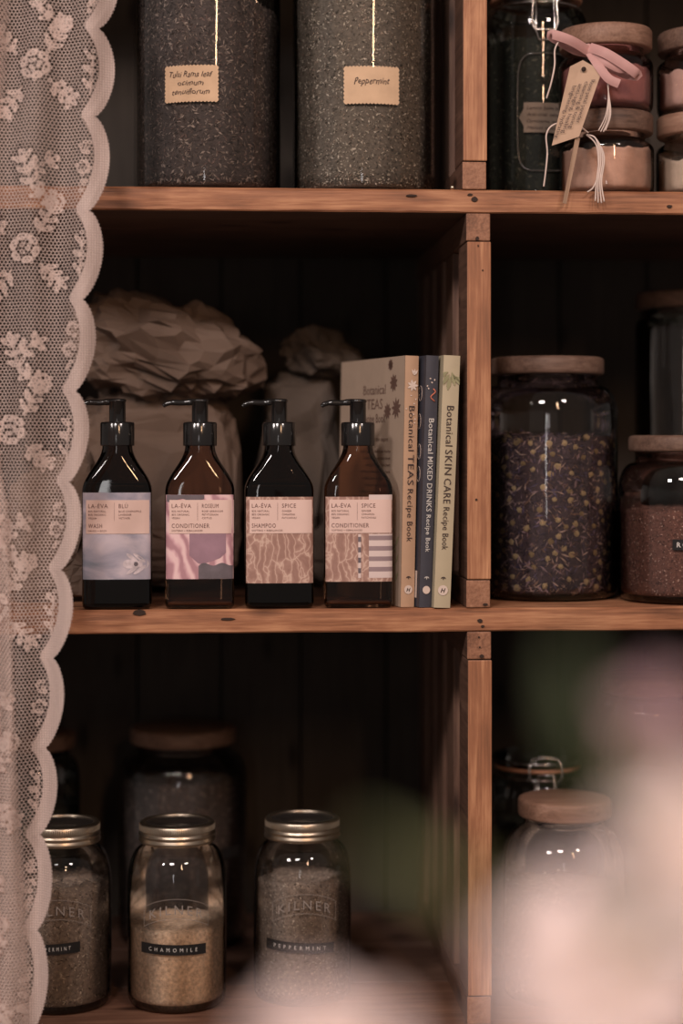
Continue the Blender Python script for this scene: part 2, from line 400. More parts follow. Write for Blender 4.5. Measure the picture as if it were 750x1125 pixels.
# contents ---------------------------------------------------------------
def content(name, label, cat, jar, dims, level, mats, nflake=1500, fl=(0.002, 0.004), thin=0.3, slope=(0, 0), lump=0.002, base=0, extra=None, seed=1):
    """a lumpy body filling the jar, with flakes and slivers lying against the glass"""
    rr = random.Random(seed); r, hs, rn, zn = dims; gap = 0.0022
    mb = MB(); n = 64; rows = 16
    def top(x, y):
        return level+slope[0]*x+slope[1]*y+noise.noise(Vector((x*60, y*60, seed)))*lump*1.5+noise.noise(Vector((x*260, y*260, seed)))*lump
    vs = []; fs = []
    for j in range(rows+1):
        for k in range(n):
            a = 2*math.pi*k/n; c, s_ = math.cos(a), math.sin(a)
            zt = top(r*c, r*s_); z = 0.0072+(zt-.0072)*j/rows
            q = radius_at(r, hs, rn, zn, z)-gap-.0009
            vs.append((q*c, q*s_, z))
    for j in range(rows):
        for k in range(n): fs.append((j*n+k, j*n+(k+1) % n, (j+1)*n+(k+1) % n, (j+1)*n+k))
    last = rows*n; prev = last
    for f in (0.75, 0.5, 0.25, 0.02):
        st = len(vs)
        for k in range(n):
            v = vs[last+k]; x, y = v[0]*f, v[1]*f; vs.append((x, y, top(x, y)))
        for k in range(n): fs.append((prev+k, prev+(k+1) % n, st+(k+1) % n, st+k))
        prev = st
    fs.append(tuple(range(n))[::-1])
    mb.add(vs, fs, base, True)
    nm = len(mats)
    for i in range(nflake):
        a = rr.uniform(0, 2*math.pi); onTop = rr.random() < 0.12
        if not onTop:
            zt = top(r*math.cos(a), r*math.sin(a)); z = rr.uniform(0.008, zt+.001)
            q = radius_at(r, hs, rn, zn, z)-gap-rr.uniform(0, .0012)
            c = Vector((q*math.cos(a), q*math.sin(a), z)); nrm = Vector((math.cos(a), math.sin(a), 0))
        else:
            q = math.sqrt(rr.random())*(r-.006); x, y = q*math.cos(a), q*math.sin(a)
            zt = top(x, y); q = min(q, radius_at(r, hs, rn, zn, zt)-.006)
            c = Vector((q*math.cos(a), q*math.sin(a), zt+.0006)); nrm = Vector((0, 0, 1))
        L = rr.uniform(*fl); wv = L*rr.uniform(thin*.6, thin*1.4)
        t1 = nrm.cross(Vector((rr.uniform(-1, 1), rr.uniform(-1, 1), rr.uniform(-1, 1)))); 
        if t1.length < 1e-3: continue
        t1.normalize(); t2 = nrm.cross(t1); tl = rr.uniform(-.35, .35)
        t2 = (t2+nrm*tl).normalized(); bend = nrm*L*rr.uniform(-.2, .02)
        mb.add([c-t1*L/2+bend, c+t2*wv/2, c+t1*L/2+bend, c-t2*wv/2], [(0, 1, 2), (0, 2, 3)] , rr.randrange(nm))
    o = mb.build(name, mats); o.location = jar.location; o.location.z += 0.0
    tag(o, label, cat, kind='stuff')
    return o

def pal(nm, cols, rough=0.85):
    return [plain('%s_%s' % (nm, 'abcdef'[i]), c, rough, var=0.3, vscale=300, bump=.5, bscale=700) for i, c in enumerate(cols)]
C_mint = pal('mint_flakes', [(0.15, 0.125, 0.10), (0.40, 0.35, 0.28), (0.06, 0.052, 0.04), (0.60, 0.53, 0.44), (0.30, 0.23, 0.18)])
C_tulsi = pal('tulsi_flakes', [(0.075, 0.058, 0.053), (0.26, 0.205, 0.175), (0.04, 0.032, 0.03), (0.36, 0.29, 0.25), (0.17, 0.115, 0.10)])
C_brown = pal('brown_herb', [(0.27, 0.21, 0.17), (0.46, 0.37, 0.30), (0.10, 0.075, 0.06), (0.70, 0.60, 0.50)])
C_cham = pal('chamomile_powder', [(0.80, 0.58, 0.42), (0.90, 0.70, 0.54), (0.62, 0.43, 0.30)])
C_flower = pal('petal_bits', [(0.065, 0.042, 0.050), (0.30, 0.20, 0.22), (0.035, 0.025, 0.04), (0.48, 0.34, 0.29), (0.22, 0.13, 0.10), (0.12, 0.09, 0.15)])
C_rose = pal('rosehip_bits', [(0.16, 0.068, 0.050), (0.28, 0.13, 0.10), (0.08, 0.032, 0.026), (0.48, 0.30, 0.24)])
C_dark = pal('dark_herb', [(0.020, 0.022, 0.015), (0.05, 0.05, 0.035), (0.10, 0.09, 0.065)])

# two tall herb jars on the top shelf
def paper_label(t, r, zc, wd, ht, u_c, lines, name='paper_label'):
    Rr = r+.0007
    def fn(u, v, k=0):
        a = -math.pi/2+(u+u_c)/Rr
        return ((Rr+k)*math.cos(a), (Rr+k)*math.sin(a), zc+v)
    mb = MB(); nt_ = 16; nv = 8
    # pinked edge outline fan
    pts = []
    def seg(x0, y0, x1, y1, n):
        dx, dy = x1-x0, y1-y0; L = math.hypot(dx, dy); nx, ny = dy/L, -dx/L
        for k in range(n): 
            for q, d in ((0, 0), (.25, .0007), (.5, .001), (.75, .0007)):
                f = (k+q)/n; pts.append((x0+dx*f+nx*d, y0+dy*f+ny*d))
    a, b = wd/2, ht/2
    seg(-a, -b, a, -b, 15); seg(a, -b, a, b, 9); seg(a, b, -a, b, 15); seg(-a, b, -a, -b, 9)
    n = len(pts); vs = []
    fr = (1, .8, .55, .3, .0)
    for f in fr: vs += [fn(p[0]*f, p[1]*f) for p in pts]
    fs = []
    for i in range(len(fr)-1):
        for k in range(n): fs.append((i*n+k, i*n+(k+1) % n, (i+1)*n+(k+1) % n, (i+1)*n+k))
    mb.add(vs, fs)
    lab = mb.build(name, M_kraftlabel, t)
    mb = MB()
    for (s, y, size, wid) in lines:
        put_text(mb, s, size*1.15, lambda u, v: fn(u, v+.0005*math.sin(u*900), .0004), 0, y, align='C', width=wid*1.08, shear=.3)
    mb.build('handwriting', M_ink, lab)
tall1, d1 = wood_jar('storage_jar', 'tall glass jar of dark leaf with a three-line handwritten paper label', 229, 0.098, ZT, 0.0670, 0.285, 0.056)
content('dried_herbs', 'dark crumbled tulsi leaf filling the left tall jar', 'dried herbs', tall1, d1, 0.185, C_tulsi, 20000, (0.0014, 0.0060), .28, slope=(-.25, 0), seed=3)
paper_label(tall1, .0670, .0965, .049, .0315, -.0160, [('Tulsi Rama leaf', .006, .0065, .037), ('ocimum', -.0015, .0058, .022), ('tenuiflorum', -.0095, .0060, .032)])
tall2, d2 = wood_jar('storage_jar', 'tall glass jar of pale green-brown leaf labelled Peppermint by hand', 400, 0.098, ZT, 0.0670, 0.285, 0.056)
content('dried_herbs', 'pale crumbled peppermint filling the right tall jar on the top shelf', 'dried herbs', tall2, d2, 0.235, C_mint, 24000, (0.0014, 0.0040), .38, seed=4)
paper_label(tall2, .0670, .0970, .050, .0325, .0015, [('Peppermint', .001, .0072, .030)])

# dried flower jar and its neighbours
flo, d3 = wood_jar('storage_jar', 'big glass jar of purple petals and yellow buds under a wooden lid', 601, 0.115, ZM, 0.0665, 0.2270, 0.0535, lidt=.0165, hs=.172)
flo.location.x += 0.0
content('dried_flowers', 'dried purple petals and stems filling the big wooden-lid jar', 'dried flowers', flo, d3, 0.149, C_flower, 12000, (0.003, 0.0105), .17, lump=.006, seed=5, slope=(0.0, 0))
M_bud = plain('dried_bud', (0.80, 0.56, 0.32), .8, var=.35, vscale=250, bump=.8, bscale=900)
M_bud2 = plain('dried_bud_olive', (0.46, 0.32, 0.17), .8, var=.35, vscale=250, bump=.8, bscale=900)
protos = []
for q in range(3):
    mb = MB(); vs = []; nn, mm = 12, 7
    for j in range(mm+1):
        for k in range(nn):
            th = math.pi*j/mm; a = 2*math.pi*k/nn
            v = Vector((math.sin(th)*math.cos(a), math.sin(th)*math.sin(a), math.cos(th)))
            s_ = 1+.18*noise.noise(v*2.2+Vector((q*5, 0, 0))); vs.append(v*s_)
    mb.add(vs, [(j*nn+k, j*nn+(k+1) % nn, (j+1)*nn+(k+1) % nn, (j+1)*nn+k) for j in range(mm) for k in range(nn)], 0, True)
    for k in range(5):
        a = R.uniform(0, 6.28); mb.add([(0, 0, -.9), (.5*math.cos(a), .5*math.sin(a), -1.5), (.3*math.cos(a+.5), .3*math.sin(a+.5), -1.0)], [(0, 1, 2)])
    protos.append(mb)
bmesh_ = []
for q, pm in enumerate(protos):
    o = pm.build('dried_bud', M_bud if q != 1 else M_bud2); bmesh_.append(o)
placed = []; nb = 0; tries = 0
while nb < 120 and tries < 6000:
    tries += 1
    a = math.radians(R.uniform(-172, -8)); z = R.uniform(.012, .152)
    c = Vector((.0665*math.cos(a), .0665*math.sin(a), z))
    if any((c-q).length < .0085 for q in placed): continue
    placed.append(c); s_ = R.uniform(.0032, .0054)
    src = bmesh_[nb % 3]
    o = src if nb < 3 else src.copy()
    if nb >= 3: COL.objects.link(o)
    rad = .0665-.0018-s_*1.05
    o.location = flo.location+Vector((rad*math.cos(a), rad*math.sin(a), z)); o.scale = (s_, s_, s_)
    o.rotation_euler = (R.uniform(0, 6), R.uniform(0, 6), R.uniform(0, 6))
    tag(o, 'round dried yellow bud among purple petals inside the big jar', 'flower bud', 'yellow buds in the big flower jar'); nb += 1

ros, d4 = wood_jar('storage_jar', 'squat glass jar of red-brown granules with black tape labels, at the right edge', 754, 0.068, ZM, 0.0635, 0.1530, 0.0535, lidt=.0150, hs=.098)
content('rosehip_granules', 'red-brown rosehip granules in the squat jar at right', 'dried herbs', ros, d4, 0.085, C_rose, 9000, (0.0010, 0.0024), .6, seed=6, lump=.003)
def tape_on(t, r, z, u0, u1, text, tilt=0, h=.0094, name='label_tape'):
    R2 = r+.0006
    def fn(u, v, k=0):
        a = -math.pi/2+u/R2; return ((R2+k)*math.cos(a), (R2+k)*math.sin(a), z+v+tilt*(u-u0))
    mb = MB(); mb.grid(lambda a, b: fn(u0+(u1-u0)*a, -h/2+h*b), 24, 2); tp = mb.build(name, M_tape, t)
    if not text: return
    mb = MB(); put_text(mb, text, h*.66, lambda u, v: fn(u, v, .0004), x=u0+.004, y=-h*.23, width=(u1-u0)-.008, spacing=1.5, offset=.0001); mb.build('lettering', M_white, tp)
tape_on(ros, .0635, .0660, -.0155, .030, 'ROSEHIP')
tape_on(ros, .0635, .0545, -.0290, .036, 'ROSA CANINA')
tl3, d5 = wood_jar('storage_jar', 'tall dim glass jar with wooden lid behind the squat granule jar', 752, 0.22, ZM, 0.0500, 0.2980, 0.0500, lidt=.0165, rn=.045, hs=.262)
content('dark_leaves', 'dark dried leaves in the tall jar behind the granule jar', 'dried herbs', tl3, d5, 0.150, C_dark, 1500, (0.003, 0.006), .4, seed=8)

# lower right jars
low1, d6 = wood_jar('storage_jar', 'round glass jar with orange-brown wooden lid, low right behind blurred blossom', 620, 0.085, ZB, 0.0580, 0.1840, 0.0435, lidt=.0175, hs=.118, lidm=M_lid_pale)
content('loose_herbs', 'pale dried herbs in the round jar behind the blossom', 'dried herbs', low1, d6, 0.10, C_brown, 2500, (0.002, 0.004), .4, seed=9)
low2, d7 = wood_jar('storage_jar', 'tall glass jar at right edge of lowest shelf, half hidden by pink blossom', 712, 0.16, ZB, 0.0500, 0.2880, 0.0470, lidt=.0165, rn=.042, hs=.25)
content('loose_herbs', 'dark herbs in the tall jar behind the mauve blossom', 'dried herbs', low2, d7, 0.19, C_dark, 1500, (0.003, 0.006), .4, seed=10)
# back jar lower left
back, d8 = wood_jar('storage_jar', 'big wooden-lid glass jar of grey herbs standing behind the chamomile jar', 201, 0.305, ZB, 0.0665, 0.2200, 0.0545, hs=.165)
content('dried_herbs', 'grey-brown dried herbs filling the big jar behind the chamomile', 'dried herbs', back, d8, 0.168, C_tulsi, 6000, (0.002, 0.0045), .35, seed=11)
tape_on(back, .0665, .098, .044, .070, '', h=.012)
back2, d9 = wood_jar('storage_jar', 'dark glass jar at the far back left, mostly behind the lace', 40, 0.31, ZB, 0.045, 0.2150, 0.040, hs=.165)
content('dried_herbs', 'dark herbs in the far back left jar', 'dried herbs', back2, d9, .14, C_dark, 900, (0.003, 0.006), .4, seed=12)

# screw jars
k1, e1 = screw_jar('screw-lid jar of brown herb partly behind the lace edge', 68, 0.092, ZB, ('PEPPERMINT', .0605, -.030, .0205, .06))
content('ground_herbs', 'coarse brown herb filling the screw-lid jar beside the lace', 'dried herbs', k1, e1, 0.112, C_brown, 7000, (0.0015, 0.0048), .2, seed=13, lump=.004)
k2, e2 = screw_jar('screw-lid jar half full of pale powder, taped CHAMOMILE', 194.5, 0.088, ZB, ('CHAMOMILE', .0590, -.0345, .0285, -.02))
content('chamomile_powder', 'pale tan chamomile in the middle screw-lid jar', 'dried herbs', k2, e2, 0.0735, C_cham, 5000, (0.0008, 0.0016), .7, seed=14, lump=.001)
k3, e3 = screw_jar('screw-lid jar of brown herb standing right of the chamomile jar', 332, 0.098, ZB, ('PEPPERMINT', .0560, -.0385, .0290, -.05))
content('ground_herbs', 'fine brown peppermint in the right screw-lid jar', 'dried herbs', k3, e3, 0.1120, C_brown, 9000, (0.0012, 0.0028), .35, seed=15, lump=.0015)

# clip-top jars
def clip_jar(label, px, Y, zs, r, H):
    p = P(px, 500, Y)
    t = thing('clip_top_jar', label, 'jar', (p.x, Y, zs+.0004))
    rn = r*.78; zn = H-.034; zt = H-.024
    mb = MB(); mb.lathe(jar_profile(r, H-.058, rn, zn, zt, .004)[:], 64); 
    mb.build('glass_body', M_glass_thick, t)
    mb = MB(); mb.lathe([(rn-.003, zt-.002), (rn+.004, zt-.002), (rn+.0052, zt+.000), (rn+.004, zt+.0016), (rn-.003, zt+.0016)], 56); mb.build('rubber_ring', M_rubber, t)
    mb = MB(); z = zt+.0018
    mb.lathe([(0.0001, z+.002), (rn-.004, z+.002), (rn-.002, z), (rn+.005, z), (rn+.0065, z+.002), (rn+.0065, z+.007), (rn+.004, z+.010), (rn*.7, z+.013), (0.0001, z+.014)], 56); lid = mb.build('glass_lid', M_glass_thick, t)
    # wire bail
    mb = MB(); w_ = .0008
    for zz, rr_ in ((zt-.009, rn+.0035), (zt+.0075, rn+.0080)):
        mb.tube([(rr_*math.cos(a*math.pi/24), rr_*math.sin(a*math.pi/24), zz) for a in range(49)], w_, 6, caps=False)
    yf = -(rn+.010)
    lp = [(-.013, yf+.003, zt+.013), (-.0165, yf, zt+.006), (-.0165, yf-.001, zt-.004), (-.011, yf-.001, zt-.011), (-.0125, yf-.001, zt-.030), (-.010, yf-.001, zt-.037), (.010, yf-.001, zt-.037), (.0125, yf-.001, zt-.030), (.011, yf-.001, zt-.011), (.0165, yf-.001, zt-.004), (.0165, yf, zt+.006), (.013, yf+.003, zt+.013), (0, yf+.002, zt+.015), (-.013, yf+.003, zt+.013)]
    mb.tube(lp, .0010, 8)
    mb.tube([(-.008, yf-.002, zt-.002), (-.009, yf-.003, zt-.038), (-.006, yf-.003, zt-.047), (.006, yf-.003, zt-.047), (.009, yf-.003, zt-.038), (.008, yf-.002, zt-.002), (-.008, yf-.002, zt-.002)], .0009, 8)
    mb.tube([(-.0165, yf, zt-.002), (-.0165, yf+.009, zt-.006)], .0009, 6); mb.tube([(.0165, yf, zt-.002), (.0165, yf+.009, zt-.006)], .0009, 6)
    mb.build('wire_clasp', M_steel, t)
    return t, (r, H-.058, rn, zn)
cl1, c1 = clip_jar('clip-top jar of dark leaf with wire clasp, beside the ribboned stack', 588, 0.136, ZT, .0505, .2230)
content('dark_leaves', 'dark dried leaves in the clip-top jar on the top shelf', 'dried herbs', cl1, c1, .155, C_dark, 3500, (0.003, 0.008), .35, seed=16)
# embossed rounded panel on the clip jar's front
mb = MB(); rr_ = .0500+.0005
def fp(u, v): a = -math.pi/2+u/rr_; return (rr_*math.cos(a), rr_*math.sin(a), .085+v)
oc = []
for k in range(41):
    f = k/40; ang = 2*math.pi*f; c_, s_ = math.cos(ang), math.sin(ang)
    oc.append(fp(.026*abs(c_)**.4*(1 if c_ >= 0 else -1), .055*abs(s_)**.4*(1 if s_ >= 0 else -1)))
mb.tube(oc, .0006, 6, caps=False); mb.build('raised_panel', plain('raised_glass', (0.10, 0.09, 0.08), .15, spec=.8), cl1)
# its lozenge paper label
mb = MB(); Rl = .0512
pts = [(-.022, 0), (-.019, .006), (-.019, .014), (.024, .014), (.024, -.014), (-.019, -.014), (-.019, -.006)]
def fl_(u, v, k=0): a = -math.pi/2+(u-.001)/Rl; return ((Rl+k)*math.cos(a), (Rl+k)*math.sin(a), .0795+v-.03*u)
vs = []; ns = 14
mb.grid(lambda a, b: fl_(-.019+.043*a, -.014+.028*b), 14, 2); mb.add([fl_(-.019, .008), fl_(-.0235, 0), fl_(-.019, -.008)], [(0, 1, 2)])
lab = mb.build('paper_label', M_greyt, cl1)
mb = MB()
for i, s_ in enumerate(('Lemon balm herb', 'Anti-viral, calming', 'Carminative, nervine', 'Melissa officinalis')):
    put_text(mb, s_, .0045, lambda u, v: fl_(u, v, .0004), .002, .0075-i*.0062, align='C', width=.036, shear=.3, offset=-.00008)
mb.build('handwriting', M_ink, lab)
cl2, c2 = clip_jar('clip-top jar in shade with orange gasket, behind the round lidded jar', 590, 0.235, ZB, .0500, .2120)
content('dark_leaves', 'dark dried leaves in the shaded clip-top jar', 'dried herbs', cl2, c2, .13, C_dark, 1200, (0.003, 0.008), .35, seed=17)

# small powder jars, two stacks
def small_jar(label, px, Y, z, col, level, top=None, lidm=None, lidr=.0425, rot=0):
    p = P(px, 130, Y); r = .0435; H = .0775; lt = .0185
    t = thing('powder_jar', label, 'jar', (p.x, Y, z+.0003), (0, 0, rot), 'small powder jars on the top shelf')
    body = H-lt; rn = .036
    mb = MB(); mb.lathe(jar_profile(r, body-.016, rn, body-.008, body-.0006, .003), 64); mb.build('glass_body', M_glass, t)
    mb = MB(); mb.lathe([(.0001, body), (lidr-.001, body), (lidr, body+.0015), (lidr, H-.002), (lidr-.0015, H), (.0001, H)], 56); mb.build('wooden_lid', lidm or M_lid, t)
    m = plain(label[:12].replace(' ', '_')+'_powder', col, .9, var=.1, vscale=90, bump=.3, bscale=300)
    c = content('cosmetic_powder', top, 'powder', t, (r, body-.016, rn, body-.008), level, [m], 500, (.0006, .0014), .7, seed=int(px+z*100), lump=.0025)
    return t
s1 = small_jar('small jar of peach powder at the bottom of the ribboned stack', 666, .062, ZT, (.60, .38, .29), .043, 'peach powder in the bottom jar of the ribboned stack', M_lid)
s2 = small_jar('small jar of dusky rose powder at the top of the ribboned stack', 665, .062, ZT+.0778, (.42, .17, .16), .040, 'dusky rose powder in the top jar of the ribboned stack', M_lid_pale, rot=1)
s3 = small_jar('small jar of cream powder at the bottom of the stack on the right edge', 772, .066, ZT, (.60, .47, .37), .034, 'cream powder in the bottom jar at the right edge', M_lid_pale, rot=2)
s4 = small_jar('small jar of pinkish cream powder at the top of the stack on the right edge', 773, .066, ZT+.0778, (.58, .37, .31), .038, 'pinkish cream powder in the top jar at the right edge', M_lid, rot=.5)

# ribbon, strings and tags hanging on the stack
def Q(px, py, Y): return P(px, py, Y)
def strip(pts, wd, wdir=(0, 0, 1), thick=.0003):
    mb = MB(); 
    # smooth through points (Catmull)
    out = smooth(pts, 7); n = len(out); vs = []
    wds = wd if isinstance(wd, list) else [wd]*n
    for i, p in enumerate(out):
        d = (out[min(i+1, n-1)]-out[max(i-1, 0)]).normalized()
        wv = d.cross(Vector((0, 1, 0.15))).normalized()
        ww = wds[min(len(wds)-1, int(i*len(wds)/n))]
        for k in range(5): 
            f = k/4-.5; vs.append(p+wv*ww*f+Vector((0, -.0010*math.cos(f*math.pi), 0)))
    mb.add(vs, [(i*5+k, i*5+k+1, (i+1)*5+k+1, (i+1)*5+k) for i in range(n-1) for k in range(4)], 0, True)
    return mb
def smooth(pts, m=6):
    pts = [Vector(p) for p in pts]; out = []
    for i in range(len(pts)-1):
        p0 = pts[max(i-1, 0)]; p1 = pts[i]; p2 = pts[i+1]; p3 = pts[min(i+2, len(pts)-1)]
        for k in range(m):
            t = k/m; out.append(.5*((2*p1)+(p2-p0)*t+(2*p0-5*p1+4*p2-p3)*t*t+(3*p1-p0-3*p2+p3)*t**3))
    out.append(pts[-1]); return out
rb = thing('ribbon_bow', 'dusty pink ribbon bow tied round the neck of the top rose powder jar', 'ribbon', Q(648, 55, .012))
def addp(mb, nm, m, par):
    o = mb.build(nm, m, par); L = par.location; 
    for v in o.data.vertices: v.co -= L
    return o
addp(strip([Q(646, 56, .004), Q(628, 45, -.006), Q(608, 38, -.007), Q(606, 40, -.002), Q(616, 46, .003), Q(632, 55, .007), Q(646, 58, .009)], .0085), 'bow_loop', M_ribbon, rb)
addp(strip([Q(647, 52, .004), Q(664, 58, -.009), Q(684, 70, -.011), Q(698, 80, -.009), Q(699, 83, -.003), Q(684, 80, .002), Q(664, 70, .006), Q(648, 60, .009)], .0088), 'bow_loop', M_ribbon, rb)
addp(strip([Q(648, 58, .003), Q(657, 72, -.006), Q(668, 86, -.008), Q(680, 92, -.008)], .0080), 'ribbon_tail', M_ribbon, rb)
addp(strip([Q(649, 57, .003), Q(664, 68, -.007), Q(680, 76, -.007), Q(692, 76, -.006)], .0060), 'ribbon_tail', M_ribbon, rb)
kn = MB(); kn.lathe([(.0001, -.006), (.0028, -.005), (.0036, 0), (.0028, .005), (.0001, .006)], 14)
o = kn.build('knot', M_ribbon, rb); o.location = Q(646, 55, .006)-rb.location
def string_thing(name, label, cat, lines, r=.0008, col=None, group=None):
    mb = MB()
    L0 = Vector(lines[0][0])
    for l in lines: mb.tube([p-L0 for p in smooth(l, 7)], r, 6)
    o = mb.build(name, col or M_string); o.location = L0
    return tag(o, label, cat, group)
string_thing('cotton_string', 'pale string looping down the left of the ribbon to the clip-top jar', 'string', [[Q(646, 50, .004), Q(622, 41, -.004), Q(610, 52, -.004), Q(609, 72, -.003), Q(605, 92, -.002), Q(600, 108, 0)]])
string_thing('cotton_tassel', 'tassel of pale threads hanging right of the paper tag on the top jar', 'tassel',
    [[Q(650, 56, .002), Q(664, 70, -.004), Q(668, 100, -.004), Q(668+d, 128-abs(d), -.004), Q(661+d*1.5, 146-abs(d), -.003)] for d in (-2.5, -1, 1, 2.5)], .0006)
string_thing('cotton_tassel', 'tassel of pale threads from the lower jar, hanging over the shelf edge', 'tassel',
    [[Q(644, 148, .003), Q(654, 152, -.006), Q(661+d, 172, -.007), Q(658+d, 200, -.008), Q(659+d*1.8, 224-abs(d), -.009)] for d in (-3, -1.2, .8, 2.5)]+[[Q(644, 148, .003), Q(655, 160, -.006), Q(657, 188, -.007), Q(652, 205, -.008), Q(645, 211, -.008)]], .0007)
string_thing('cotton_string', 'pale string drooping from the lower jar down the clip-top jar', 'string', [[Q(646, 146, .004), Q(628, 134, -.002), Q(608, 137, -.003), Q(600, 148, -.002), Q(601, 168, 0), Q(599, 190, .001), Q(597, 205, .002)]])
def tag_card(name, label, corners, Y, text=None, hole=None, tilt=0):
    mb = MB(); cs = [Q(x, y, Y+dy) for (x, y, dy) in corners]; n = len(cs); L0 = sum(cs, Vector())/n
    vs = [c-L0 for c in cs]+[c-L0+Vector((0, .0008, 0)) for c in cs]
    mb.add(vs, [tuple(range(n)), tuple(range(n, 2*n))[::-1]]+[(k, n+k, n+(k+1) % n, (k+1) % n) for k in range(n)])
    o = mb.build(name, M_tagpaper); o.location = L0; tag(o, label, 'paper tag')
    return o, L0
tg, L0 = tag_card('paper_tag', 'buff handwritten paper tag hanging from the pink ribbon', [(626, 73, 0), (640, 66, .002), (661, 78, 0), (636, 150, -.004), (606, 160, -.004)], -.006)
# text runs down the tag (first letters at its top)
A = Q(655, 84, -.0075)-L0; B = Q(633, 146, -.0115)-L0; dv = (B-A); Ln = dv.length; dv = dv/Ln
side = (Q(606, 160, -.0115)-Q(636, 150, -.0115)).normalized()
mb = MB()
for i, s_ in enumerate(('Rose petal powder', 'cleansing & toning', 'anti-aging, healing', 'brightening, hydrating')):
    put_text(mb, s_, .0062, lambda u, v: A+side*(.0045+i*.0058-v)+dv*(u+.002)+Vector((0, -.0008-.0*v, 0)), 0, 0, width=Ln*(.78+.05*i), shear=.3, offset=-.0001)
mb.build('handwriting', M_ink, tg)
mb = MB(); h0 = Q(641, 76, -.0068)-L0; mb.tube([h0+Vector((0, -.0006, 0)), h0+Vector((0, .0004, 0))], .0021, 14); mb.build('eyelet', M_knot, tg)
tg2, _ = tag_card('paper_tag', 'narrow paper tag seen edge-on, hanging below the buff tag over the shelf', [(632, 150, 0), (637, 152, .003), (622, 224, .002), (618, 223, -.002)], -.008)

# ------------------------------------------------------------ pump bottles
def art(kind):
    m, nt, out = mat('label_art_'+kind); b = N(nt, 'ShaderNodeBsdfPrincipled', _Roughness=0.55); nt.links.new(b.outputs[0], out.inputs[0])
    if kind == 'cloud':
        n = N(nt, 'ShaderNodeTexNoise', _Scale=28.0, _Detail=6.0, _Distortion=.6); nt.links.new(coords(nt, (1, .2, 1.6), (.3, 0, .1)), n.inputs['Vector'])
        r = ramp(nt, [(.35, (.20, .215, .27)), (.5, (.36, .33, .40)), (.68, (.56, .48, .53))], n.outputs[0])
        nt.links.new(r.outputs[0], b.inputs['Base Color'])
    elif kind == 'petal':
        n = N(nt, 'ShaderNodeTexWave', _Scale=22.0, _Distortion=9.0, _Detail=3.0, _Detail_Scale=1.5); nt.links.new(coords(nt, (1.2, .1, .8), rot=(0, .6, 0)), n.inputs['Vector'])
        r = ramp(nt, [(.1, (.42, .22, .25)), (.5, (.62, .37, .40)), (.9, (.76, .52, .52))], n.outputs[0])
        nt.links.new(r.outputs[0], b.inputs['Base Color'])
    else:
        v = N(nt, 'ShaderNodeTexVoronoi', feature='DISTANCE_TO_EDGE', _Scale=1.0); nz = N(nt, 'ShaderNodeTexNoise', _Scale=50.0, _Detail=3.0)
        cc = coords(nt, (150, 10, 42), (0 if kind == 'bark' else 4, 0, 0)); 
        mxv = N(nt, 'ShaderNodeMixRGB', _Fac=0.012); nt.links.new(coords(nt), nz.inputs['Vector'])
        ad = N(nt, 'ShaderNodeVectorMath', operation='MULTIPLY_ADD'); nt.links.new(nz.outputs['Color'], ad.inputs[0]); ad.inputs[1].default_value = (2.2, 2.2, 2.2); nt.links.new(cc, ad.inputs[2])
        nt.links.new(ad.outputs[0], v.inputs['Vector'])
        r = ramp(nt, [(.0, (.60, .42, .34)), (.06, (.40, .235, .19)), (.25, (.30, .165, .13)), (.6, (.36, .205, .17))], v.outputs[0])
        nt.links.new(r.outputs[0], b.inputs['Base Color'])
    return m
ART = {k: art(k) for k in ('cloud', 'petal', 'bark', 'bark_pale')}
M_panel = plain('label_panel', (0.70, 0.50, 0.44), 0.6, var=.03)
M_mauve = plain('label_mauve', (0.30, 0.175, 0.22), .6, var=.15)
M_slate = plain('label_slate', (0.13, 0.105, 0.12), .6, var=.3)
M_stripe = plain('label_stripe_white', (0.66, 0.53, 0.50), .6, var=.04)
M_stripe2 = plain('label_stripe_grey', (0.28, 0.20, 0.21), .6, var=.1)
M_blossom = plain('label_blossom', (0.62, 0.53, 0.56), .6, var=.25, vscale=180)
def cross(w_, d_, e, n=48):
    out = []
    for k in range(n):
        a = 2*math.pi*k/n; c, s_ = math.cos(a), math.sin(a)
        out.append((w_/2*abs(c)**(2/e)*(1 if c >= 0 else -1), d_/2*abs(s_)**(2/e)*(1 if s_ >= 0 else -1)))
    return out
BW, BD, BE = .0612, .031, 5.5
def front_y(x, w_=BW, d_=BD, e=BE):
    q = min(.9999, abs(x)/(w_/2)); return -d_/2*(1-q**e)**(1/e)
def body_mesh(w0, d0, inset=0, ztop=None):
    secs = []
    zs = [(0.0003, -.004), (.0006, -.0018), (.0025, -.0004), (.006, 0), (.03, 0), (.06, 0), (.09, 0), (.1040, 0)]
    for z, ins in zs: secs.append((z, w0+ins*2, d0+ins*2, BE))
    K = 12
    for k in range(1, K+1):                      # shoulder up to the round neck
        f = k/K; s_ = .5-.5*math.cos(math.pi*f); z = .1040+.0400*f
        g = s_**.95
        secs.append((z, w0+(.0262-w0)*g, d0+(.0262-d0)*g, BE+(2-BE)*min(1, f*1.15)))
    return secs
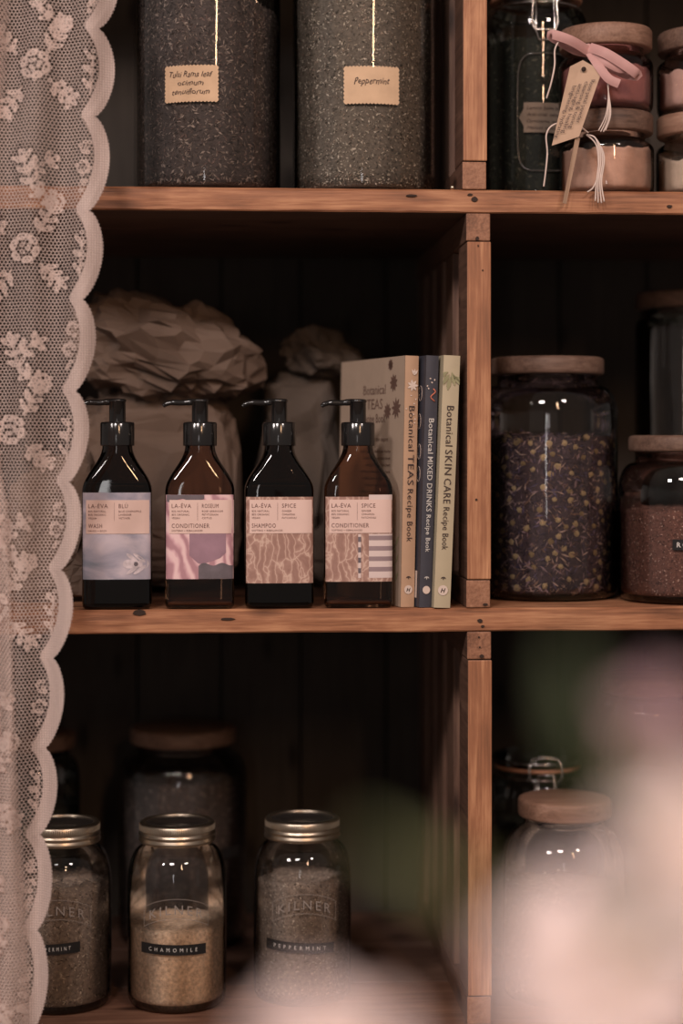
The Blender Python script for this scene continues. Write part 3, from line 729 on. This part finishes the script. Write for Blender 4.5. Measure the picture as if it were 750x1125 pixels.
def bottle(label, px, py_dummy, full, artkind, lines, Y=.0185, lab_z=(.0265, .1005), rot=0.0, arr=0):
    p = P(px, 600, Y)
    t = thing('pump_bottle', label, 'bottle', (p.x, Y, ZM+.0002), (0, 0, rot), 'amber pump bottles on the middle shelf')
    mb = MB(); n = 48; secs = body_mesh(BW, BD); vs = []; fs = []
    for z, a, b, e in secs: vs += [(x, y, z) for x, y in cross(a, b, e, n)]
    for i in range(len(secs)-1):
        for k in range(n): fs.append((i*n+k, i*n+(k+1) % n, (i+1)*n+(k+1) % n, (i+1)*n+k))
    fs.append(tuple(range(n))[::-1]); mb.add(vs, fs, 0, True)
    mb.build('glass_body', M_amber_dark if full else M_amber, t)
    mb = MB(); vs = []; fs = []; top = .112 if full else .026
    ss = [s_ for s_ in secs if s_[0] <= top]
    for z, a, b, e in ss: vs += [(x, y, max(z, .003)) for x, y in cross(a-.004, b-.004, e, n)]
    for i in range(len(ss)-1):
        for k in range(n): fs.append((i*n+k, i*n+(k+1) % n, (i+1)*n+(k+1) % n, (i+1)*n+k))
    fs.append(tuple(range(n))[::-1]); fs.append(tuple((len(ss)-1)*n+k for k in range(n))); mb.add(vs, fs, 0, True)
    mb.build('soap', M_liquid if full else M_liquid2, t)
    # label wrapping the front
    hw = .0296
    def fn(u, v, k=0): return (u, front_y(u)-.0005-k, v)
    z0, z1 = lab_z
    mb = MB()
    nu = 40
    def gx(f): return -hw+2*hw*(.5-.5*math.cos(math.pi*f))
    mb.grid(lambda a, b: fn(gx(a), z0+(z1-z0)*b), nu, 2)
    lab = mb.build('label', ART[artkind], t)
    def patch(u0, u1, v0, v1, m, nm, k, pts=None):
        mb = MB()
        mb.grid(lambda a, b: fn(u0+(u1-u0)*a, v0+(v1-v0)*b, k), 18, 2); return mb.build(nm, m, lab)
    def poly(pts, m, nm, k):
        mb = MB(); mb.add([fn(u, v, k) for u, v in pts], [tuple(range(len(pts)))]); return mb.build(nm, m, lab)
    if artkind == 'cloud':
        for k in range(6):
            a = k*1.05; cx_, cz_ = .017+.006*math.cos(a), .040+.006*math.sin(a)
            poly([(cx_+.0055*math.cos(q*.63+a), cz_+.0042*math.sin(q*.63)) for q in range(10)], M_blossom, 'printed_petal', .0002+.00004*k)
        poly([(.017+.002*math.cos(q*.9), .040+.002*math.sin(q*.9)) for q in range(7)], M_slate, 'printed_stamen', .0005)
    if artkind == 'petal':
        def region(lo, hi, u0, u1, m, nm, k):
            mb = MB(); mb.grid(lambda a, b: fn(u0+(u1-u0)*a, lo(u0+(u1-u0)*a)+(hi(u0+(u1-u0)*a)-lo(u0+(u1-u0)*a))*b, k), 30, 3); mb.build(nm, m, lab)
        region(lambda u: .040+.35*max(0, u-.004)+.9*max(0, -.001-u)+.6*max(0, u-.018), lambda u: .067, -.009, .023, M_mauve, 'printed_shadow', .0002)
        region(lambda u: .0267, lambda u: .0395+.0012*math.sin(u*400)-.5*max(0, .001-u), -.001, .0292, M_slate, 'printed_shadow', .0003)
        region(lambda u: .0955+.0015*math.sin(u*300), lambda u: .1004, -.0290, .004, M_slate, 'printed_shadow', .0003)
    if artkind == 'bark_pale':
        patch(.0085, .0295, .0268, .0655, M_stripe, 'printed_cloth', .0002)
        for q in range(4): patch(.0085, .0295, .0325+q*.0092, .0365+q*.0092, M_stripe2, 'printed_stripe', .0003)
        patch(-.001, .0015, .0268, .0655, M_stripe, 'printed_cord', .0002)
        for q in range(4): patch(-.001, .0015, .031+q*.0092, .0355+q*.0092, M_slate, 'printed_stripe', .0003)
        patch(.0085, .0295, .0955, .1003, M_stripe, 'printed_cloth', .0002)
    patch(-.0265, .0285 if arr != 1 else .0300, .0665, .0960, M_panel, 'text_panel', .0005)
    mb = MB(); F_ = lambda u, v: fn(u, v, .0008)
    a, b2, prod, sub = lines
    put_text(mb, 'LA-\u00c9VA', .0052, F_, -.0245, .0890, width=.0170, spacing=1.15)
    put_text(mb, a, .0052, F_, .0020, .0890, width=.0022*len(a)+.0012, spacing=1.15)
    for i, s_ in enumerate(('82% NATURAL', '85% ORGANIC', 'VEGAN')): put_text(mb, s_, .0024, F_, -.0245, .0853-i*.0030, width=.0014*len(s_), spacing=1.1)
    for i, s_ in enumerate(b2): put_text(mb, s_, .0024, F_, .0020, .0853-i*.0030, width=.0014*len(s_), spacing=1.1)
    put_text(mb, prod, .0054, F_, -.0245, .0715, width=.0030*len(prod), spacing=1.15)
    put_text(mb, sub, .0022, F_, -.0245, .0683, width=.00135*len(sub), spacing=1.1)
    mb.add([F_(-.0020, .078), F_(-.0018, .078), F_(-.0018, .0935), F_(-.0020, .0935)], [(0, 1, 2, 3)])
    mb.build('lettering', M_inkp, lab)
    # pump
    pm = MB(); z = .1435
    pm.lathe([(.0125, z), (.0148, z), (.0150, z+.0008), (.0150, z+.0195), (.0142, z+.0208), (.0110, z+.0212), (.0078, z+.0212)], 60, rib=None)
    col_ = pm.build('pump_collar', M_pump, t)
    pm = MB(); pm.lathe([(.0072, z+.021), (.0072, z+.0385), (.0078, z+.0390), (.0078, z+.0405), (.0066, z+.0415), (.0001, z+.0418)], 36); pm.build('pump_head', M_pump, t)
    pm = MB(); zt = z+.0385
    pm.tube(smooth([(.004, 0, zt), (-.006, 0, zt+.0004), (-.016, 0, zt-.0004), (-.024, 0, zt-.0002), (-.0300, 0, zt-.0016), (-.0325, 0, zt-.0036)], 5), [.0030]*8+[.0026]*8+[.0022]*6+[.0018]*5, 12, flat=1.0)
    pm.build('spout', M_pump, t)
    return t
b1 = bottle('dark pump bottle with blue-grey WASH label, nearest the lace', 129, 0, True, 'cloud', ('BL\u00da', ('BLUE CHAMOMILE', 'LAVENDER', 'VETIVER'), 'WASH', 'HANDS + BODY'), lab_z=(.0265, .1025))
b2 = bottle('amber pump bottle with pink petal CONDITIONER label, second from the lace', 219.5, 0, False, 'petal', ('ROSEUM', ('ROSE GERANIUM', 'PETITGRAIN', 'CISTUS'), 'CONDITIONER', 'SOFTENS + REBALANCES'), arr=1)
b3 = bottle('dark pump bottle with brown veined SHAMPOO label', 306.5, 0, True, 'bark', ('SPICE', ('GINGER', 'CINNAMON', 'PATCHOULI'), 'SHAMPOO', 'SOFTENS + REBALANCES'), lab_z=(.0225, .0985))
b4 = bottle('amber pump bottle with striped CONDITIONER label, in front of the books', 393, 0, False, 'bark_pale', ('SPICE', ('GINGER', 'CINNAMON', 'PATCHOULI'), 'CONDITIONER', 'SOFTENS + REBALANCES'), lab_z=(.0235, .0985))

# ------------------------------------------------------------ books
M_page = plain('book_pages', (0.50, 0.40, 0.31), .9)
M_bk = [plain('tan_cover', (0.42, 0.31, 0.235), .55, var=.05), plain('navy_cover', (0.045, 0.045, 0.060), .5, var=.1), plain('sage_cover', (0.45, 0.375, 0.255), .55, var=.05)]
M_spine1 = plain('tan_spine', (0.47, 0.295, 0.19), .55, var=.05)
M_star = plain('brown_star_print', (0.14, 0.075, 0.055), .8)
M_leafp = plain('printed_leaf', (0.29, 0.27, 0.15), .8)
M_red = plain('printed_red', (0.55, 0.16, 0.10), .7)
M_badge = plain('round_badge', (0.66, 0.53, 0.46), .7)
def book(label, pxc, phi, lean, th, H, covm, spm, text, tcol, deco, Y=0.001, tx0=.20, tx1=.74):
    p = P(pxc, 670, Y)
    t = thing('book', label, 'book', (p.x, Y, ZM+.0004), (0, lean, phi))
    D = .146
    mb = MB(); c = .0009
    # cover: left board, right board, spine (local: spine at y=0 facing -y, x across)
    mb.box(-th/2, -th/2+c, .0004, D, 0, H); mb.box(th/2-c, th/2, .0004, D, 0, H)
    cov = mb.build('cover', covm, t)
    mb = MB()
    mb.grid(lambda a, b: (-th/2+th*a, -.0007*math.sin(math.pi*a), H*b), 8, 1); mb.box(-th/2, th/2, .0002, .001, 0, H)
    sp = mb.build('spine', spm, t)
    mb = MB(); mb.box(-th/2+c, th/2-c, .0012, D-.002, .0012, H-.0012); mb.build('page_block', M_page, t)
    fs_ = lambda u, v, k=0: (v, -.0012-k, H-u)            # text reading downwards; u down, v up->right
    mb = MB()
    tot = (tx1-tx0)*H; u = tx0*H
    wt = sum(len(s_)*w_ for s_, w_, _ in text)+0.8*(len(text)-1)
    for s_, w_, big in text:
        wid = tot*len(s_)*w_/wt; size = th*.62*big
        put_text(mb, s_, size, lambda a, b: (b-size*.32, -.0014, H-a), u, 0, width=wid, spacing=1.05, offset=.00008 if tcol is M_white else 0); u += wid+tot*.8/wt
    mb.build('lettering', tcol, sp)
    mb = MB(); r_ = th*.30
    mb.add([(r_*math.cos(q*.3142), -.0013, .0155+r_*math.sin(q*.3142)) for q in range(20)], [tuple(range(20))]); bd = mb.build('badge', M_badge, sp)
    if tcol is not M_white:
        mb = MB(); put_text(mb, 'H', th*.36, lambda a, b: (a, -.0016, .0155-th*.13+b), 0, 0, align='C', shear=.3, offset=.0001); mb.build('lettering', tcol, bd)
    mb = MB()
    for a in (-1, 0, 1):
        leaf2(mb, 0, .0275, .0030, .0011, math.radians(-90+a*55), lambda u, v: (u, -.0013, v))
    mb.build('printed_sprig', tcol, sp)
    deco(t, cov, sp, th, H, D)
    return t
def leaf2(mb, x, y, L, w_, ang, fn):
    c, s_ = math.cos(ang), math.sin(ang); pts = []
    for q in range(10):
        a = 2*math.pi*q/10; lx = L/2+L/2*math.cos(a); ly = w_*math.sin(a)*.5*(1.2-abs(math.cos(a)))
        pts.append(fn(x+lx*c-ly*s_, y+lx*s_+ly*c))
    mb.add(pts, [tuple(range(10))])
def deco_teas(t, cov, sp, th, H, D):
    side = lambda d, z: (-th/2-.0003, d, z)         # d: distance back from the spine; text must read left->right = from far to near
    W = lambda u, v: (-th/2-.0003, D-u, v)
    mb = MB()
    for s_, z, size, wid, ctr in (('Botanical', .1905, .0125, .050, .080), ('TEAS', .1770, .0135, .036, .081), ('Recipe Book', .1645, .0115, .052, .080)):
        put_text(mb, s_, size, lambda u, v: W(u, z+v), ctr, 0, align='C', width=wid)
    put_text(mb, 'Reach for the teapot', .0055, lambda u, v: W(u, .1475+v), .086, 0, align='C', width=.052)
    for i in range(10):
        put_text(mb, 'soothing and delicious herbal blends'[:(36 if i % 4 else 28)], .0036, lambda u, v: W(u, .1370-i*.0062+v), .118, 0, align='R', width=.068-.006*(i % 3))
    mb.build('lettering', M_star, cov)
    mb = MB()
    for (d, z, r_) in ((.0235, .200, .0085), (.017, .177, .010), (.036, .1745, .008), (.031, .2165, .0055)):
        for k in range(9):
            leaf2(mb, D-d, z, r_, .0036, k*2*math.pi/9+.3, lambda u, v: (-th/2-.0004, D-u if False else (D-u), v))
    mb.build('printed_star', M_star, cov)
    mb = MB()
    for k in range(5): leaf2(mb, D-.012, .022+k*.008, .010, .003, math.radians(60+50*(k % 2)), lambda u, v: (-th/2-.0004, D-u, v))
    mb.build('printed_plant', M_leafp, cov)
    mb = MB()
    for k in range(7): leaf2(mb, .0005, .197, .0055, .0024, k*.9, lambda u, v: (u, -.0014, v))
    for q in range(7): leaf2(mb, R.uniform(-.005, .004), .188-q*.004, .0018, .0014, q, lambda u, v: (u, -.0014, v))
    for k in range(3): leaf2(mb, .002, .206, .006, .002, 1+k*.5, lambda u, v: (u, -.0014, v))
    mb.build('printed_flower', M_badge, sp)
def deco_mixed(t, cov, sp, th, H, D):
    mb = MB()
    for q in range(5): leaf2(mb, R.uniform(-.004, .003), .203-q*.002, .002, .0014, q*1.3, lambda u, v: (u, -.0014, v))
    mb.build('printed_berries', M_badge, sp)
    mb = MB(); mb.tube([(.001+.0022*math.sin(q*.9), -.0013, .194-q*.0014) for q in range(9)], .0006, 6); mb.build('printed_peel', M_red, sp)
    mb = MB()
    for (y, z) in ((.012, .165), (.010, .138), (.010, .118), (.011, .19)):
        mb.tube([(-th/2-.0004, y+.004*math.cos(q*.7), z+.007*math.sin(q*.7)) for q in range(10)], .00022, 5)
    mb.build('printed_glasses', M_badge, cov)
    mb = MB(); mb.add([(-th/2-.0004, .006, .008), (-th/2-.0004, .028, .008), (-th/2-.0004, .028, .032), (-th/2-.0004, .006, .032)], [(0, 1, 2, 3)]); mb.build('barcode_box', M_badge, cov)
def deco_skin(t, cov, sp, th, H, D):
    mb = MB()
    for k in range(6): leaf2(mb, -.003+.001*k, .209-.002*(k % 3), .013, .0042, math.radians(-150+k*25), lambda u, v: (max(-th/2, min(th/2, u)), -.0014, min(v, H-.0005)))
    mb.build('printed_leaf', M_leafp, sp)
def corner_px(px_top_center): return px_top_center
bkH = .2235
book('tan recipe book for teas, its cover turned outward behind the striped bottle', 447.3, math.radians(19), math.radians(1.2), .0130, bkH, M_bk[0], M_spine1, [('Botanical', 1, 1.0), ('TEAS', 1.5, 1.05), ('Recipe', .95, .95), ('Book', 1, .95)], M_ink, deco_teas, Y=.011)
book('dark navy recipe book for mixed drinks, between the tan and sage books', 467.0, math.radians(15), math.radians(1.8), .0118, bkH, M_bk[1], M_bk[1], [('Botanical', 1, .95), ('MIXED', 1.2, .95), ('DRINKS', 1.2, .95), ('Recipe', .85, .8), ('Book', .9, .8)], M_white, deco_mixed, Y=.006, tx0=.25, tx1=.78)
book('sage green recipe book for skin care, leaning beside the upright', 485.2, math.radians(8), math.radians(2.4), .0150, bkH, M_bk[2], M_bk[2], [('Botanical', 1, 1.0), ('SKIN', 1.4, 1.0), ('CARE', 1.4, 1.0), ('Recipe', .85, .85), ('Book', .9, .85)], M_ink, deco_skin, tx0=.20, tx1=.77)

# ------------------------------------------------------------ paper bags
M_paper = plain('kraft_paper', (0.135, 0.088, 0.064), .78, var=.1, vscale=25, bump=.25, bscale=120)
M_paper2 = plain('kraft_paper_dull', (0.085, 0.062, 0.048), .8, var=.1, vscale=25, bump=.25, bscale=120)
def crumple(v, k=22, s=0.012, seed=0):
    q = v*k+Vector((seed, seed*2, 0)); d = 0
    for o, a in ((1, 1), (2.3, .55), (4.1, .3)):
        d += (0.35-abs(noise.noise(q*o+Vector((o*7, 0, o)))))*a
    return d*s*1.5
def lump(name, parent, m, c, size, rotY, e=2.8, crk=22, crs=.014, seed=0, nu=48, nv=36, taper=0):
    mb = MB(); Mx = Matrix.Rotation(rotY, 3, 'Y')
    def fn(a, b):
        th = 2*math.pi*a; ph = math.pi*(b-.5)
        f = lambda x: abs(x)**(2/e)*(1 if x >= 0 else -1)
        tz = f(math.sin(ph)); k = 1-taper*(tz*.5+.5)
        v = Vector((size[0]*f(math.cos(ph))*f(math.cos(th))*k, size[1]*f(math.cos(ph))*f(math.sin(th))*k, size[2]*tz))
        n = v.normalized() if v.length > 1e-6 else Vector((0, 0, 1))
        v += n*crumple(v+Vector(c)*3, crk, crs, seed)
        return Mx @ v+Vector(c)
    jr = random.Random(seed+nu); J = {}
    def fj(a, b):
        i, j = round(a*nu), round(b*nv); key = (i % nu, j)
        if key not in J: J[key] = (jr.uniform(-.42, .42)/nu, jr.uniform(-.42, .42)/nv if 0 < j < nv else 0)
        return fn(a+J[key][0], b+J[key][1])
    mb.grid(fj, nu, nv, 0, False)
    fs = []
    for q in mb.f: fs += [(q[0], q[1], q[2]), (q[0], q[2], q[3])] if jr.random() < .5 else [(q[0], q[1], q[3]), (q[1], q[2], q[3])]
    mb.f = fs; mb.m = [0]*len(fs); mb.sm = [False]*len(fs)
    o = mb.build(name, m, parent); return o
def bag(label, px, Y, w_, h, d_, m, seed, tops, taper=.12):
    p = P(px, 600, Y)
    t = thing('paper_bag', label, 'paper bag', (p.x, Y, ZM+.0004))
    lump('bag_body', t, m, (0, 0, h/2+.005), (w_/2-.004, d_/2-.006, h/2-.006), 0, e=5, crk=17, crs=.016, seed=seed, taper=taper)
    for (nm, c, sz, ry) in tops: lump(nm, t, m, c, sz, ry, e=2.6, crk=20, crs=.026, seed=seed+4, nu=44, nv=26)
    return t
bag('big brown paper bag with its crumpled top folded over, behind the first two bottles', 170, .235, .172, .195, .15, M_paper, 1, [('folded_top', (.008, -.035, .236), (.086, .055, .038), math.radians(14))])
bag('dull brown paper bag with pinched top, behind the shampoo bottle', 330, .262, .112, .222, .12, M_paper2, 7, [('pinched_top', (.022, -.005, .232), (.026, .036, .012), math.radians(10))], taper=.42)
bag('small tan paper bag standing behind the lace, left of the first bottle', 62, .105, .095, .128, .07, M_paper, 12, [], taper=.1)

# ------------------------------------------------------------ lace curtain
YC = -.060
kk = (DIST+YC)/F/1.0085
X0c = P(60, 500, YC).x-60*kk
fold = lambda x, y: YC+.006*math.sin(x*.11+y*.0035)+.003*math.sin(y*.02+x*.05)
def L3(x, y, dy=0): return (X0c+x*kk, fold(x, y)+dy, CH+(490-y)*kk)
cusps = [(112, -62), (107, 32), (103, 128), (97, 232), (90, 330), (82, 430), (74.5, 530), (66, 626), (57, 723), (48, 823), (41.5, 919), (39, 1023), (30, 1140), (22, 1240)]
bulge = [20, 19.5, 19, 18.5, 18, 18.5, 18.5, 18.5, 17.5, 17.5, 17, 18, 20]
def edge_x(y, inner=False):
    for i in range(len(cusps)-1):
        (xa, ya), (xb, yb) = cusps[i], cusps[i+1]
        if ya <= y <= yb:
            t = (y-ya)/(yb-ya); t2 = t**.92
            b = xa+(xb-xa)*t
            if inner: return b-13.5+(bulge[i]-3)*max(0, math.sin(math.pi*min(1, max(0, t2*1.08-.02))))**.8
            return b+bulge[i]*max(0, math.sin(math.pi*t2))**.62
    return cusps[-1][0]
# motifs: list of leaves (cx,cy,a,b,angle)
mot = []
def sprig(x, y, L, ang, n=3, s=1.0):
    ca, sa = math.cos(ang), math.sin(ang)
    mot.append((x+ca*L/2, y+sa*L/2, L/2, 1.5, ang))
    for k in range(n):
        f = (k+.6)/n; bx, by = x+ca*L*f, y+sa*L*f
        for sg in (-1, 1):
            a2 = ang+sg*.85; mot.append((bx+math.cos(a2)*6.5*s, by+math.sin(a2)*6.5*s, 6.3*s, 2.7*s, a2))
    mot.append((x+ca*(L+4), y+sa*(L+4), 6*s, 3*s, ang))
def rose(x, y, r):
    for k in range(6):
        a = k*math.pi/3+.3; mot.append((x+math.cos(a)*r*.68, y+math.sin(a)*r*.68, r*.36, r*.22, a+1.57))
    for k in range(3):
        a = k*2.09; mot.append((x+math.cos(a)*r*.24, y+math.sin(a)*r*.24, r*.2, r*.12, a+1.57))
for i in range(len(cusps)-1):
    (xa, ya), (xb, yb) = cusps[i], cusps[i+1]; ym = (ya+yb)/2; xm = (xa+xb)/2
    if i % 2: sprig(xm-6, yb-22, 46, -math.pi/2+.08, 3)
    else:
        rose(xm-5, ym-18, 9); rose(xm-9, ym+4, 9); rose(xm-6, ym+24, 9)
    if i % 2:
        rose(xm-66, ym-8, 19); sprig(xm-50, ym+8, 30, .75, 3, 1.1); sprig(xm-80, ym+14, 34, 2.2, 3, 1.1); sprig(xm-52, ym-22, 34, -1.1, 3, 1.1); sprig(xm-88, ym-22, 30, -2.2, 3, 1.0)
    else:
        sprig(xm-62, ym+30, 38, -1.9, 3, 1.15); sprig(xm-35, ym+44, 26, -2.6, 2, 1.1); sprig(xm-70, ym+10, 30, -.5, 2, 1.1); rose(xm-40, ym+40, 12)
grid_h = {}
for mt in mot: 
    for gy in range(int((mt[1]-22)//20), int((mt[1]+22)//20)+1): grid_h.setdefault(gy, []).append(mt)
def density(x, y):
    best = 9
    for (cx, cy, a, b, an) in grid_h.get(int(y//20), []):
        dx, dy = x-cx, y-cy; c, s_ = math.cos(an), math.sin(an)
        u = (dx*c+dy*s_)/a; v = (-dx*s_+dy*c)/b; d = math.hypot(u, v)
        if d < best: best = d
    return best
PIT = 4.1
def net(mb, xr, yr, xmap, dy=0, jit=0):
    j0 = int(yr[0]/(PIT*.866)); j1 = int(yr[1]/(PIT*.866))
    for j in range(j0, j1+1):
        cy = j*PIT*.866; lim = xr(cy)
        for i in range(-30, 40):
            cx = i*PIT+(j % 2)*PIT/2
            if cx > lim+1.5 or cx < -48: continue
            d = density(cx, cy)
            if d < 1.0: hr = .5 if (i+j) % 3 else .62
            elif d < 1.6: hr = .85
            else: hr = .785
            if cx > lim-3: hr = .78
            vs = []; R_ = PIT/math.sqrt(3)
            for k in range(6):
                a = math.pi/6+k*math.pi/3; ca, sa = math.cos(a), math.sin(a)
                vs.append(xmap(cx+R_*ca*1.02, cy+R_*sa*1.02, dy)); 
            for k in range(6):
                a = math.pi/6+k*math.pi/3; ca, sa = math.cos(a), math.sin(a)
                vs.append(xmap(cx+R_*hr*ca, cy+R_*hr*sa, dy))
            mb.add(vs, [(k, (k+1) % 6, 6+(k+1) % 6, 6+k) for k in range(6)])
    for (cx, cy, a, b, an) in mot:
        if cx > xr(cy)-b-2 or cx < -45: continue
        c, s_ = math.cos(an), math.sin(an); n = 12; p = []
        for q in (1, .55):
            for k in range(n):
                t = 2*math.pi*k/n; u = a*.98*math.cos(t)*q; v = b*.92*math.sin(t)*q
                x_, y_ = cx+u*c-v*s_, cy+u*s_+v*c
                m_ = xmap(x_, y_, dy); p.append((m_[0], m_[1]-.0005, m_[2]))
        mb.add(p, [(k, (k+1) % n, n+(k+1) % n, n+k) for k in range(n)])
cur = thing('lace_curtain', 'cream floral lace curtain with scalloped edge hanging down the left side', 'curtain', L3(40, -60))
mb = MB()
net(mb, lambda y: edge_x(y, True), (-55, 1200), L3)
def shift(o, par):
    L = par.location
    for v in o.data.vertices: v.co -= L
    return o
shift(mb.build('net', M_lace, cur), cur)
# fold of the same cloth doubled in front, at the frame's left edge
def fold_edge(y):
    pts = [(-60, 12), (0, 9), (60, 6), (110, 2), (160, -6), (440, -6), (520, 2), (560, 9), (700, 14), (850, 20), (950, 26), (1050, 31), (1200, 36)]
    for a, b in zip(pts, pts[1:]):
        if a[0] <= y <= b[0]: return a[1]+(b[1]-a[1])*(y-a[0])/(b[0]-a[0])
    return -6
mb = MB()
def mapf(x, y, d): 
    p = L3(x, y, 0); e = fold_edge(y); q = max(0, e-x)
    return (p[0], p[1]-.006-.004*min(1, math.sqrt(q/8)), p[2])
net(mb, lambda y: fold_edge(y)-1, (-55, 1200), lambda x, y, d: mapf(x, y, d))
def mapg(x, y, d):
    p = mapf(x+1.7, y+2, d); return (p[0], p[1]+.003, p[2])
net(mb, lambda y: fold_edge(y)-4, (480, 1200), mapg)
shift(mb.build('fold', M_lace, cur), cur)
# scalloped border: woven band with picots
mb = MB(); rows = int((1200+58)/1.3); ncol = 7; vs = []; 
for j in range(rows+1):
    y = -58+j*1.3; xo = edge_x(y)+(1.0 if j % 3 == 0 else 0); xi = edge_x(y, True)+.2
    for k in range(ncol+1):
        f = k/ncol; p = L3(xi+(xo-xi)*f, y, -.0005-(.0006 if f > .5 else .0))
        vs.append(p)
n1 = ncol+1
mb.add(vs, [(j*n1+k, j*n1+k+1, (j+1)*n1+k+1, (j+1)*n1+k) for j in range(rows) for k in range(ncol)], 0, True)
def lace_band():
    m, nt, out = mat('lace_border'); b = N(nt, 'ShaderNodeBsdfPrincipled', _Roughness=.85)
    v = coords(nt, (1/.0021, 1, 1/.0021)); ck = N(nt, 'ShaderNodeTexBrick', _Scale=1.0); ck.offset = 0
    sx_ = N(nt, 'ShaderNodeSeparateXYZ'); cb = N(nt, 'ShaderNodeCombineXYZ'); nt.links.new(v, sx_.inputs[0]); nt.links.new(sx_.outputs[0], cb.inputs[0]); nt.links.new(sx_.outputs[2], cb.inputs[1])
    nt.links.new(cb.outputs[0], ck.inputs['Vector']); ck.inputs['Brick Width'].default_value = 1; ck.inputs['Row Height'].default_value = 1; ck.inputs['Mortar Size'].default_value = .16
    ck.inputs['Color1'].default_value = (.74, .60, .55, 1); ck.inputs['Color2'].default_value = (.70, .56, .515, 1); ck.inputs['Mortar'].default_value = (.45, .345, .31, 1)
    nt.links.new(ck.outputs[0], b.inputs['Base Color'])
    t = N(nt, 'ShaderNodeBsdfTranslucent'); nt.links.new(ck.outputs[0], t.inputs[0]); mx = N(nt, 'ShaderNodeMixShader', _Fac=.22)
    nt.links.new(b.outputs[0], mx.inputs[1]); nt.links.new(t.outputs[0], mx.inputs[2]); nt.links.new(mx.outputs[0], out.inputs[0]); return m
bo = shift(mb.build('scalloped_border', lace_band(), cur), cur)

# ------------------------------------------------------------ blossoms close to the camera
M_pet = plain('pink_petal', (0.86, 0.72, 0.71), .6, var=.05, trans=.2)
M_pet2 = plain('mauve_petal', (0.46, 0.30, 0.34), .6, var=.08, trans=.2)
M_leaf = plain('green_leaf', (0.12, 0.13, 0.05), .5, var=.2, trans=.25)
M_leafd = plain('dark_green_leaf', (0.05, 0.07, 0.03), .5, var=.2, trans=.2)
M_stem = plain('green_stem', (0.12, 0.16, 0.06), .6, var=.2)
M_heart = plain('yellow_stamens', (0.60, 0.45, 0.18), .7)
def bloom(label, px, py, dist, rpx, m, face, seed):
    Y = -DIST+dist; c = P(px, py, Y); r = rpx*dist/F; rr = random.Random(seed)
    t = thing('blossom', label, 'flower', c-Vector((0, 0, r*2.2)), group='pink blossoms close to the camera'); base = Vector((0, 0, r*2.2))
    q = Vector(face).normalized().to_track_quat('Z', 'Y')
    for ring, (n, ln, op) in enumerate(((7, 1.0, 1.25), (6, .8, .8), (5, .55, .4))):
        for k in range(n):
            a0 = 2*math.pi*(k+.4*ring)/n+rr.uniform(-.15, .15); L = r*ln*rr.uniform(.92, 1.08); o_ = op+rr.uniform(-.1, .1); w0 = L*.62
            mb = MB()
            def fn(a, b):
                s_ = b; wv = w0*math.sin(math.pi*(.12+.80*s_))**.8*(1-.12*math.sin(a*9))
                u = (a-.5)*2
                ang = o_*(s_**.7); rad = L*s_*math.sin(ang+.2)+.03*L; z = L*s_*math.cos(ang+.2)+.15*L*(u*u)*s_
                x_ = rad; y_ = u*wv*.62
                v = Vector((x_*math.cos(a0)-y_*math.sin(a0), x_*math.sin(a0)+y_*math.cos(a0), z*.75-.25*r))
                return base+q @ v
            mb.grid(fn, 6, 7); mb.build('petal', m, t)
    mb = MB()
    for k in range(14):
        a = k*2.4; rad = r*.04*math.sqrt(k)
        p0 = Vector((rad*math.cos(a), rad*math.sin(a), -.1*r)); p1 = p0*1.5+Vector((0, 0, r*.35))
        mb.tube([base+q @ p0, base+q @ p1], [r*.012, r*.03], 5)
    mb.build('stamens', M_heart, t)
    mb = MB(); e = base+q @ Vector((0, 0, -.25*r))
    mb.tube(smooth([e, e+q @ Vector((0, 0, -.3*r))+Vector((0, .0, -.2*r)), Vector((0, .01, -r*.6)), Vector((.002, .012, -.10))], 5), r*.06, 8); mb.build('stem', M_stem, t)
    return t
def leaf(label, pts, wpx, dist, m, name='leaf'):
    Y = -DIST+dist; ps = smooth([P(x, y, Y+d) for x, y, d in pts], 6); n = len(ps); L0 = ps[0].copy(); mb = MB(); vs = []
    for i, p in enumerate(ps):
        f = i/(n-1); d = (ps[min(i+1, n-1)]-ps[max(0, i-1)]).normalized(); wv = d.cross(Vector((0, 1, 0))).normalized()
        w_ = wpx*dist/F*math.sin(math.pi*min(1, .04+.94*f))**.8/2
        for k in range(7):
            u = (k-3)/3; vs.append(p+wv*w_*u+Vector((0, -abs(u)*w_*.35, 0))-L0)
    mb.add(vs, [(i*7+k, i*7+k+1, (i+1)*7+k+1, (i+1)*7+k) for i in range(n-1) for k in range(6)], 0, True)
    o = mb.build(name, m); o.location = L0
    so = o.modifiers.new('thick', 'SOLIDIFY'); so.thickness = .0004
    tag(o, label, 'leaf', 'blurred leaves among the blossoms'); return o
bloom('large blurred pale pink blossom filling the bottom right corner', 655, 1075, .40, 125, M_pet, (-.1, -1, .65), 1)
bloom('blurred pale pink blossom at the right edge above the corner bloom', 775, 930, .41, 105, M_pet, (-.1, -1, .6), 2)
bloom('blurred mauve-pink blossom highest at the right edge', 728, 795, .42, 50, M_pet2, (.1, -1, .5), 3)
bloom('blurred pale pink blossom just rising over the bottom edge, under the peppermint jar', 368, 1176, .40, 95, M_pet, (0, -1, .6), 4)
leaf('blurred olive leaf reaching left across the lower upright', [(400, 912, 0), (445, 942, -.004), (500, 970, -.006), (555, 998, 0), (620, 1040, .012)], 36, .41, M_leaf)
leaf('blurred dark green leaf left of the mauve blossom', [(622, 705, 0), (632, 765, -.002), (650, 830, -.004), (690, 900, .004)], 44, .42, M_leafd)
leaf('blurred green leaf in front of the corner blossom', [(668, 1062, -.050), (690, 1028, -.052), (715, 985, -.052), (735, 950, -.05)], 52, .43, M_leaf)
leaf('blurred green leaf between the mauve and pale blossoms', [(668, 875, -.04), (690, 862, -.044), (720, 850, -.042), (755, 840, -.04)], 60, .43, M_leaf)
